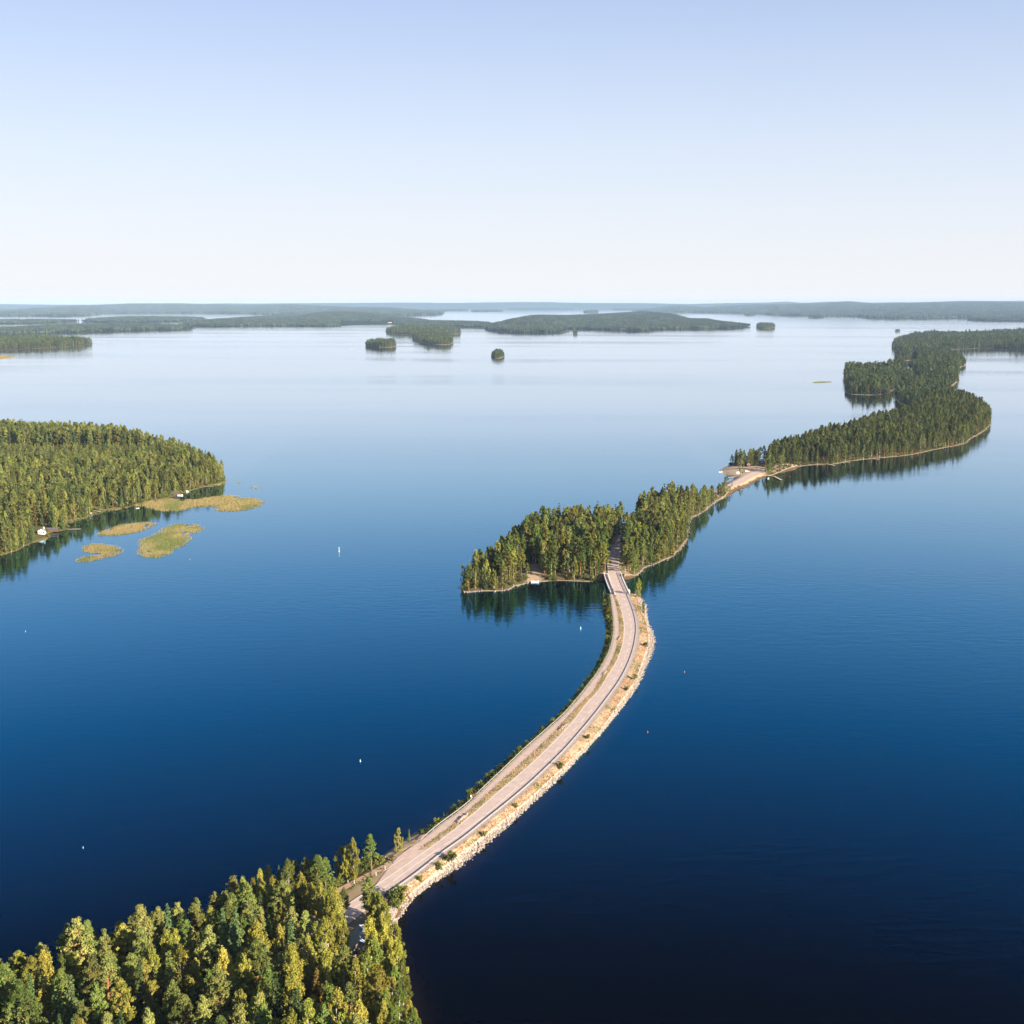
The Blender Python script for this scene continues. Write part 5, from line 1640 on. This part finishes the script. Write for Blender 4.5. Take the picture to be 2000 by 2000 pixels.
for p, s, where in ((z3([(1310, 1195)])[0], 2.4, "on the rocky bank opposite the lay-by"), (z3([(1460, 1110)])[0], 3.4, "largest on the rocky bank opposite the lay-by"), (z3([(790, 1590)])[0], 5.0, "large, where the rocky bank meets the near wood"), (z3([(850, 1600)])[0], 3.6, "beside the large bush at the start of the rocky bank"), (z3([(765, 1660)])[0], 3.0, "pale, at the water where the near wood begins"), (z3([(740, 1560)])[0], 3.4, "beside the guard rail end at the near wood"), (z3([(830, 1660)])[0], 2.2, "on the gravel beach below the large bush"), (z3([(900, 1480)])[0], 2.6, "between guard rail and stones just past the near wood"), (z3([(1080, 1345)])[0], 2.2, "low, on the verge past the near wood"),
                    (z4([(1740, 750)])[0], 2.4, "on the rocky bank below the middle boulders"), (z4([(1410, 1090)])[0], 2.6, "on the rocky bank at mid causeway"), (z4([(890, 1560)])[0], 1.8, "small, on the rocky bank at the straight"), (z4([(520, 1890)])[0], 2.0, "among the stones before the straight"),
                    (z5([(1490, 1215)])[0], 2.8, "on the verge inside the outer bend"), (z5([(1330, 1690)])[0], 2.8, "on the verge below the outer bend"), (z5([(1220, 1850)])[0], 2.4, "beside the stones below the outer bend"), (z5([(1165, 210)])[0], 2.6, "at the islet end of the bridge")):
    shr.append((p, s, 2, where))
for i_, (p, s, side, where) in enumerate(shr):
    v = p[1]
    if side == 0:
        cl_, cr_ = float(c_lwater(v)), float(c_lrail(v))
        t = np.clip((p[0] - cl_) / max(cr_ - cl_, 1), 0.2, 0.8)
        u_ = cl_ + (cr_ - cl_) * t
        z = -0.1 + (ROAD_Z - 0.3) * t
        q = at(u_, v, z)
    elif side == 2:
        q = at(p[0], v, 1.9)
    else:
        q = at(p[0], v, 2.2)
    ti = int(rg.choice(4, p=(0.4, 0.25, 0.2, 0.15)))
    nm, col = [("green", (1, 1, 1)), ("yellowish", (1.4, 1.2, 0.8)), ("dark-green", (0.65, 0.85, 0.9)), ("dry reddish", (1.7, 0.95, 0.7))][ti if side == 0 else (0 if ti == 3 else ti)]
    root = bpy.data.objects.new("shrub", None); COL.objects.link(root)
    root.location = q
    k = s / 2.0
    root.scale = (k * 0.95, k * 0.95, k * 1.05)
    root.rotation_euler = (0, 0, float(rg.uniform(0, 6.28)))
    tag(root, f"{nm} shrub, {where}", "shrub", "shrubs on the causeway banks")
    cm, tm = TREE['shrub', 0][i_ % 5]
    c = bpy.data.objects.new("crown", cm); COL.objects.link(c); c.parent = root; c.color = (*col, 1)
    t_ = bpy.data.objects.new("stem", tm); COL.objects.link(t_); t_.parent = root


# ------------------------------------------------------------------ small buildings
def gable_house(name, label, cat, loc, rz, w, l, wall_h, roof_h, wall, roof, trim, windows=(), chimney=None, door=None, over=0.35):
    """w along x, l along y, ridge along y."""
    root = bpy.data.objects.new(name, None); COL.objects.link(root)
    root.location = loc; root.rotation_euler = (0, 0, rz)
    tag(root, label, cat)
    mb = MB()
    hw, hl = w / 2, l / 2
    vs = [(-hw, -hl, -0.5), (hw, -hl, -0.5), (hw, hl, -0.5), (-hw, hl, -0.5), (-hw, -hl, wall_h), (hw, -hl, wall_h), (hw, hl, wall_h), (-hw, hl, wall_h), (0, -hl, wall_h + roof_h), (0, hl, wall_h + roof_h)]
    mb.add(vs, [(0, 1, 5, 8, 4), (1, 2, 6, 5), (2, 3, 7, 9, 6), (3, 0, 4, 7)])
    mb.build("wall", wall, root)
    rf = MB()
    sl = roof_h / hw
    for sgn in (-1, 1):
        x1 = sgn * (hw + over)
        z1, z0 = wall_h - sl * over + 0.06, wall_h + roof_h + 0.06
        a_ = [(0, -hl - over, z0), (x1, -hl - over, z1), (x1, hl + over, z1), (0, hl + over, z0)]
        b_ = [(x, y, z + 0.12) for x, y, z in a_]
        rf.add(a_ + b_, [(0, 1, 2, 3), (7, 6, 5, 4), (0, 4, 5, 1), (1, 5, 6, 2), (2, 6, 7, 3), (3, 7, 4, 0)])
    n = int(l / 0.9)
    for k in range(n + 1):                                      # standing seams of the sheet roof
        y = -hl + k * l / n
        for sgn in (-1, 1):
            rf.add([(0, y - .03, wall_h + roof_h + .19), (0, y + .03, wall_h + roof_h + .19), (sgn * hw, y + .03, wall_h + .19), (sgn * hw, y - .03, wall_h + .19), (0, y, wall_h + roof_h + .25), (sgn * hw, y, wall_h + .25)], [(0, 3, 5, 4), (1, 4, 5, 2), (3, 2, 5), (0, 4, 1)])
    ro = rf.build("roof", roof, root)
    bb = MB()
    for s_y in (-1, 1):
        for sgn in (-1, 1):
            x1 = sgn * (hw + over); z1, z0 = wall_h - sl * over + 0.02, wall_h + roof_h + 0.02
            y = s_y * (hl + over + 0.03)
            bb.add([(0, y - .03, z0), (0, y + .03, z0), (x1, y + .03, z1), (x1, y - .03, z1), (0, y - .03, z0 + .2), (0, y + .03, z0 + .2), (x1, y + .03, z1 + .2), (x1, y - .03, z1 + .2)], [(0, 1, 2, 3), (7, 6, 5, 4), (0, 4, 5, 1), (1, 5, 6, 2), (2, 6, 7, 3), (3, 7, 4, 0)])
    bb.build("bargeboard", trim, ro)
    for side, off, zc, ww, wh in windows:
        m_ = MB(); g_ = MB()
        if side in ('s', 'n'):
            y = (-1 if side == 's' else 1) * (hl + 0.03)
            m_.box((off, y, zc), (ww + .2, 0.08, wh + .2)); g_.box((off, y + (-.05 if side == 's' else .05), zc), (ww, 0.04, wh))
        else:
            x = (-1 if side == 'w' else 1) * (hw + 0.03)
            m_.box((x, off, zc), (0.08, ww + .2, wh + .2)); g_.box((x + (-.05 if side == 'w' else .05), off, zc), (0.04, ww, wh))
        fo = m_.build("window", trim, root)
        g_.build("pane", M['glass'], fo)
    if door:
        m_ = MB(); m_.box((door[0], -hl - .04, 1.0), (0.95, 0.08, 2.0)); m_.build("door", door[1], root)
    if chimney:
        m_ = MB(); m_.box((chimney[0], chimney[1], wall_h + roof_h + 0.2), (0.7, 0.7, 1.8)); m_.box((chimney[0], chimney[1], wall_h + roof_h + 1.13), (0.86, 0.86, 0.08)); m_.build("chimney", chimney[2], ro)
    return root


gz = float(LAND_WOOD.height(CABIN_P[None, :2])[0])
gable_house("cabin", "small cabin with a blue-grey sheet metal roof half hidden among birches", "cabin", (CABIN_P[0], CABIN_P[1] - 0.5, gz), R(8), 5.6, 7.6, 2.6, 1.9, M['wood'], M['blue_roof'], M['steel'], [('s', -1.2, 1.5, 1.0, 1.0), ('s', 1.2, 1.5, 1.0, 1.0), ('e', 0, 1.5, 1.4, 1.0), ('w', 1.5, 1.5, 1.2, 1.0)], (0.9, 1.8, M['white']), None)
q = at(79, 1043, 1.6)
gz = max(float(LAND_LEFT.height(q[None, :2])[0]), 0.8)
gable_house("summer_cottage", "small white cottage with dark windows on the forest shore", "cottage", (q[0], q[1] + 3.0, gz), R(12), 4.8, 4.2, 2.2, 1.2, M['white'], M['grey_roof'], M['white'], [('s', -1.5, 1.3, 0.8, 0.9), ('s', 0.1, 1.3, 0.7, 0.9), ('s', 1.5, 1.2, 0.8, 1.2), ('e', 0, 1.5, 1.2, 1.0)], (1.2, 1.0, M['white']), None)
q = at(101, 1037.5, 1.2)
gable_house("boathouse", "long low boathouse, its shade put into dark brown, right of the white cottage", "boathouse", (q[0], q[1] + 2.5, 1.0), R(100), 3.0, 7.0, 1.5, 0.8, M['brown'], M['grey_roof'], M['brown'], [('e', 1.5, 1.2, 0.8, 0.7)])  # dark-red walls in shade: the shade is put into the brown
q = at(1489, 905, 3)
gable_house("lakeside_cafe", "low dark blue-grey building with white porch posts at the landing place", "building", (q[0], q[1] + 4, 2.6), R(95), 6.5, 9.0, 2.8, 1.5, M['grey_roof'], M['blue_roof'], M['white'], [('e', -2.6, 1.5, 1.2, 1.2), ('e', 0, 1.5, 1.2, 1.2), ('w', 2.0, 1.5, 1.2, 1.2)])
q = at(1504, 897.5, 3)
gable_house("restaurant_house", "reddish wooden house with white gables behind the dark-roofed building", "house", (q[0], q[1] + 4, 2.8), R(75), 7.5, 10.0, 4.2, 2.4, M['red_paint'], M['grey_roof'], M['white'], [('w', -3, 1.5, 1.1, 1.2), ('w', 0, 1.5, 1.1, 1.2), ('w', 3, 1.5, 1.1, 1.2), ('e', 0, 1.5, 1.2, 1.2), ('n', 0, 2.2, 1.2, 1.2), ('s', 0, 2.2, 1.2, 1.2)], (1.2, 2.0, M['white']))
q = at(1460, 911, 3)
gable_house("kiosk", "tiny red kiosk with a pale gable under pines at the parking place", "kiosk", (q[0], q[1] + 1, 2.7), R(20), 3.2, 4.2, 2.2, 1.2, M['red_paint'], M['grey_roof'], M['white'], [('s', 0.0, 1.3, 1.2, 0.9)])
q = at(761, 631.5, 2)
gable_house("farm_house", "white and red farm building beside the straw coloured field far away", "house", (q[0], q[1], 2.0), R(80), 14, 26, 7, 5, M['white'], M['red_paint'], M['white'], [('e', -6, 3.5, 2, 2), ('e', 6, 3.5, 2, 2), ('w', 0, 3.5, 2, 2)])
# red sheds and jetties on the forest shore
q = at(224, 987, 1.5)
gable_house("shed", "reddish shed half hidden at the forest edge behind the long reed bed", "shed", (q[0], q[1] + 2, 1.4), R(10), 3.0, 4.0, 2.0, 1.1, M['red_paint'], M['grey_roof'], M['white'], [])
q = at(341, 966, 1.0)
gable_house("boat_shed", "dark boat shed at the waterline behind the tan reeds", "boathouse", (q[0], q[1] + 2.5, 0.7), R(95), 3.6, 6.5, 1.8, 1.0, M['brown'], M['grey_roof'], M['brown'], [])


def jetty(label, pts, w=1.6, zt=0.7):
    root = bpy.data.objects.new("jetty", None); COL.objects.link(root)
    P = [at(u, v, zt) for u, v in pts]
    root.location = P[0]
    tag(root, label, "jetty", "jetties along the shores")
    mb, ps = MB(), MB()
    for a_, b_ in zip(P[:-1], P[1:]):
        d_ = (b_ - a_)[:2]; L_ = np.linalg.norm(d_); an = math.atan2(d_[1], d_[0])
        k = max(2, int(L_ / 0.9))
        for j in range(k):
            c_ = a_ + (b_ - a_) * (j + 0.5) / k - P[0]
            mb.box((c_[0], c_[1], -0.06), (L_ / k - 0.05, w, 0.12), an)
        for j in range(0, k + 1, 4):
            c_ = a_ + (b_ - a_) * j / k - P[0]
            for s_ in (-1, 1):
                ps.box((c_[0] - math.sin(an) * s_ * w * 0.42, c_[1] + math.cos(an) * s_ * w * 0.42, -0.7), (0.2, 0.2, 1.2), an)
    tag(mb.build("decking", M['wood'], root), kind='stuff')
    tag(ps.build("pile", M['brown'], root), kind='stuff')


zJ = lambda p: Z((1380, 820), .11387, p)
zS = lambda p: Z((1490, 880), .2277, p)
jetty("angled pale jetty beside the landing place", zJ([(1040, 955), (1160, 965), (1285, 1030)]), 2.2)
jetty("pale jetty on the beach of the long wooded isle", zS([(528, 108), (615, 128)]), 2.0)
jetty("short jetty farther along the beach of the long isle", zS([(930, 68), (990, 76)]), 1.8)
jetty("little jetty between two others on the isle's beach", zS([(705, 98), (745, 104)]), 1.6)
jetty("white jetty in the shade of the islet", z6([(1000, 1400), (1062, 1410)]), 1.7)
jetty("pale slipway on the sandy point of the islet", z6([(730, 1450), (795, 1478)]), 1.4, 0.4)
jetty("timber jetty beside the red boathouse", zL([(455, 805), (545, 803)]), 1.6)
jetty("jetty under the trees at the forest edge", zL([(625, 678), (675, 688)]), 1.6)
jetty("long jetty by the reeds at the forest tip", zL([(1375, 516), (1440, 516)]), 1.4)
jetty("pale wooden landing in front of the white cottage", zL([(210, 855), (255, 838)]), 2.4)


def boat(label, u, v, L_, rz, cabin=False, hull='white'):
    root = bpy.data.objects.new("boat", None); COL.objects.link(root)
    q = at(u, v, 0)
    root.location = (q[0], q[1], 0.0)
    root.rotation_euler = (0, 0, rz)
    tag(root, label, "boat", "boats moored along the shores")
    mb = MB()
    secs = [(-0.5, 0.36, 0.0), (-0.2, 0.42, -.02), (0.15, 0.40, -.02), (0.38, 0.22, 0.03), (0.5, 0.02, 0.12)]
    W, D = L_ * 0.38, L_ * 0.16
    vs = []
    for t, w, s in secs:
        vs += [(t * L_, -w * W, D + s * L_ * .5), (t * L_, -w * W * 0.55, -0.25 * D), (t * L_, w * W * 0.55, -0.25 * D), (t * L_, w * W, D + s * L_ * .5), (t * L_, w * W * .82, D + s * L_ * .5), (t * L_, w * W * .45, D * 0.25), (t * L_, -w * W * .45, D * 0.25), (t * L_, -w * W * .82, D + s * L_ * .5)]
    fs = []
    for i_ in range(len(secs) - 1):
        for k in range(8):
            fs.append((i_ * 8 + k, i_ * 8 + (k + 1) % 8, i_ * 8 + 8 + (k + 1) % 8, i_ * 8 + 8 + k))
    fs += [tuple(range(8)), tuple(32 + k for k in range(7, -1, -1))]
    mb.add(vs, fs)
    mb.build("hull", M[hull], root)
    m_ = MB()
    for t in (-0.25, 0.1):
        m_.box((t * L_, 0, D * 0.75), (0.3, W * 0.66, 0.06))
    m_.build("thwart", M['wood'], root)
    if cabin:
        m_ = MB()
        m_.add([(-.12 * L_, -.28 * W, D * .8), (.2 * L_, -.26 * W, D * .8), (.2 * L_, .26 * W, D * .8), (-.12 * L_, .28 * W, D * .8), (-.12 * L_, -.24 * W, D * 2.2), (.1 * L_, -.22 * W, D * 2.2), (.1 * L_, .22 * W, D * 2.2), (-.12 * L_, .24 * W, D * 2.2)],
               [(4, 5, 6, 7), (0, 1, 5, 4), (1, 2, 6, 5), (2, 3, 7, 6), (3, 0, 4, 7)])
        m_.build("cabin", M['white'], root)


boat("white cabin boat behind the tip of the landing place", 1428, 907.6, 5.5, 0.2, True)
boat("second white boat behind the tip of the landing place", 1433, 906.6, 5.0, 0.3, True)
boat("small white boat at the outer tip of the landing place", 1408, 922.5, 3.8, 0.1)
boat("dark hulled boat below the parking place", 1428, 933.5, 5.5, 0.5, False, 'blue_roof')
boat("white rowing boat just off the angled jetty", 1500.8, 935, 4.5, 1.2)
boat("white boat by the forest shore behind the reeds", 365, 960.5, 3.6, 0.3, True)
boat("rowing boat drawn up by the dark boat shed", 352, 968, 4.6, 0.2)
boat("white rowing boat in the bay beside the long reed bed", 269, 993, 2.4, 0.4)
boat("grey rowing boat under the trees left of the small jetty", 175, 1004, 4.5, 0.8, False, 'steel')
boat("white boat at the foot of the shaded islet jetty", 1045, 1137.5, 4.8, 0.2)


def vehicle(label, cat, name, u, v, z, rz, L_, W, Hh, nose, paint):
    root = bpy.data.objects.new(name, None); COL.objects.link(root)
    q = at(u, v, z)
    root.location = q; root.rotation_euler = (0, 0, rz)
    tag(root, label, cat)
    prof = [(-.5, .18), (-.5, .62), (-.46, 1.0), (.5 - nose - .12, 1.0), (.5 - nose, .58), (.48, .5), (.5, .2)]
    mb = MB()
    n = len(prof)
    vs = [(x * L_, -W / 2 * (0.9 if zz > .9 else 1), zz * Hh) for x, zz in prof] + [(x * L_, W / 2 * (0.9 if zz > .9 else 1), zz * Hh) for x, zz in prof]
    mb.add(vs, [tuple(range(n)), tuple(range(2 * n - 1, n - 1, -1))] + [(k, n + k, n + (k + 1) % n, (k + 1) % n) for k in range(n)])
    mb.build("body", paint, root)
    for s_ in (-1, 1):
        m_ = MB(); m_.box((-.05 * L_, s_ * (W / 2 * .97), Hh * .76), (L_ * .6, 0.05, Hh * .24)); m_.build("window", M['glass'], root)
    m_ = MB(); m_.box(((.5 - nose - .05) * L_, 0, Hh * .78), (0.2, W * .8, Hh * .3)); m_.build("windscreen", M['glass'], root)
    for sx_ in (-.32, .3):
        for s_ in (-1, 1):
            m_ = MB(); m_.tube([(sx_ * L_, s_ * W / 2 - .1, .33), (sx_ * L_, s_ * W / 2 + .05, .33)], [.33, .33], 12); m_.build("wheel", M['rubber'], root)


vehicle("white camper van parked by the young birch at the landing place", "camper van", "camper_van", 1441.3, 926.5, 2.8, 1.2, 6.0, 2.3, 2.7, .16, M['white'])
vehicle("small white car on the gravel of the landing place", "car", "parked_car", 1459.3, 921.6, 2.8, 0.1, 4.2, 1.75, 1.45, .26, M['white'])


def post(name, label, cat, u, v, z, hh, r, mat, top=None, group=None):
    root = bpy.data.objects.new(name, None); COL.objects.link(root)
    root.location = at(u, v, z)
    tag(root, label, cat, group)
    m_ = MB(); m_.tube([(0, 0, -.3), (0, 0, hh)], [r, r * .7], 8); m_.build("pole", mat, root)
    if top:
        t_ = MB()
        if top[0] == 'ball': t_.lathe([(0.05, 0), (top[1], top[1] * .6), (top[1], top[1] * 1.2), (0.05, top[1] * 1.8)], 10, (0, 0, hh)); t_.build("finial", M['white'], root)
        if top[0] == 'board': t_.box((0, -0.06, hh - top[2] / 2), (top[1], 0.06, top[2])); t_.build("sign_plate", top[3], root)


post("flagpole", "white flagpole in front of the dark-roofed building", "flagpole", 1490.6, 898.5, 2.8, 9.0, .14, M['white'], ('ball', .18))
post("mast", "white mast with a broad round head beside the red house", "mast", 1498.3, 898.5, 2.8, 7.0, .3, M['white'], ('ball', 1.0))
post("road_sign", "brown information board on the cycle path by the guard rail", "sign", 926, 1561.5, ROAD_Z, 2.0, .06, M['dark_steel'], ('board', 1.5, 1.1, M['brown']))
post("road_sign", "small white sign beside the brown board", "sign", 920.5, 1561.5, ROAD_Z, 1.6, .05, M['steel'], ('board', .6, .8, M['white']))
post("road_sign", "dark post put for a railing-end shadow, left of the road at the islet end of the bridge", "sign", 1183.4, 1113, ROAD_Z, 2.8, .08, M['dark_steel'], ('board', .7, .9, M['dark_steel']))  # dark steel post added in place of a railing end's shadow
post("road_sign", "dark post put for a railing-end shadow, right of the road at the islet end of the bridge", "sign", 1209.5, 1112, ROAD_Z, 2.8, .08, M['dark_steel'], ('board', .7, .9, M['dark_steel']))  # likewise a solid dark post for the shadow of the railing end
post("reflector_post", "thin white marker post at the mouth of the gravel path", "marker post", 752, 1698, ROAD_Z, 1.1, .08, M['white'], None, "marker posts beside the lay-by")
post("reflector_post", "thin white marker post between gravel path and road", "marker post", 734.5, 1710, ROAD_Z, 1.1, .08, M['white'], None, "marker posts beside the lay-by")


def buoy(label, u, v, hh, r, mat, spar=False):
    root = bpy.data.objects.new("buoy", None); COL.objects.link(root)
    root.location = at(u, v, 0)
    tag(root, label, "buoy", "buoys on the lake")
    r = r * 0.45
    m_ = MB()
    m_.lathe([(r * .5, -.3), (r, 0), (r, .35), (r * .45, .7)] if not spar else [(r * 1.6, -.2), (r * 1.6, .4), (r, .6), (r, hh * .75)], 10)
    m_.build("float", mat, root)
    t_ = MB()
    t_.lathe([(r * .4, .65), (r * .3, hh)] if not spar else [(r, hh * .76), (r * 1.1, hh * .8), (r * 1.1, hh * .95), (r * .3, hh)], 8)
    t_.build("topmark", M['white'], root)


buoy("tall white spar buoy in open water left of the wooded islet", 662.3, 1078, 3.4, .36, M['white'], True)
buoy("white buoy alone in the dark water left of the straight", 703.8, 1488, 1.0, .5, M['concrete'])
buoy("small white buoy in the water inside the causeway bend", 1134, 1229, 1.4, .35, M['white'], True)
buoy("small pale buoy right of the outer bend", 1337, 1314, .8, .35, M['orange'])
buoy("orange buoy in dark water right of the straight", 1265, 1431.5, .8, .35, M['orange'])
buoy("tiny white buoy at the left side of the lake below the reeds", 50, 1234, .7, .28, M['concrete'])
buoy("white buoy off the near wood's far left", 162.5, 1657, .6, .24, M['concrete'])
buoy("white mooring buoy left of the angled jetty", 1498, 926, 1.0, .6, M['concrete'])
buoy("orange swimming buoy off the beach of the long isle", 1543, 931, .8, .45, M['orange'])
buoy("pinkish buoy off the largest reed bed", 371, 1093.5, .8, .4, M['orange'])

# ------------------------------------------------------------------ air
hb = MB()
T_ = 215.0
X_ = 46000.0
hb.add([(-X_, -2500, -3), (X_, -2500, -3), (X_, 36900, -3), (-X_, 36900, -3), (-X_, -2500, T_), (X_, -2500, T_), (X_, 36900, T_), (-X_, 36900, T_)], [(3, 2, 1, 0), (4, 5, 6, 7), (0, 1, 5, 4), (1, 2, 6, 5), (2, 3, 7, 6), (3, 0, 4, 7)])
hm_, nt, out = new_mat("summer_haze")
pv = N(nt, "ShaderNodeVolumePrincipled")
pv.inputs["Color"].default_value = (0.47, 0.70, 1.0, 1)
pv.inputs["Density"].default_value = HAZE if 'HAZE' in globals() else 4.0e-5
pv.inputs["Density Attribute"].default_value = ""
pv.inputs["Temperature Attribute"].default_value = ""
pv.inputs["Anisotropy"].default_value = -0.1
nt.links.new(pv.outputs[0], out.inputs["Volume"])
hazeo = hb.build("haze", hm_)
tag(hazeo, "thin pale summer haze filling the air over the lake", "haze", kind='stuff')
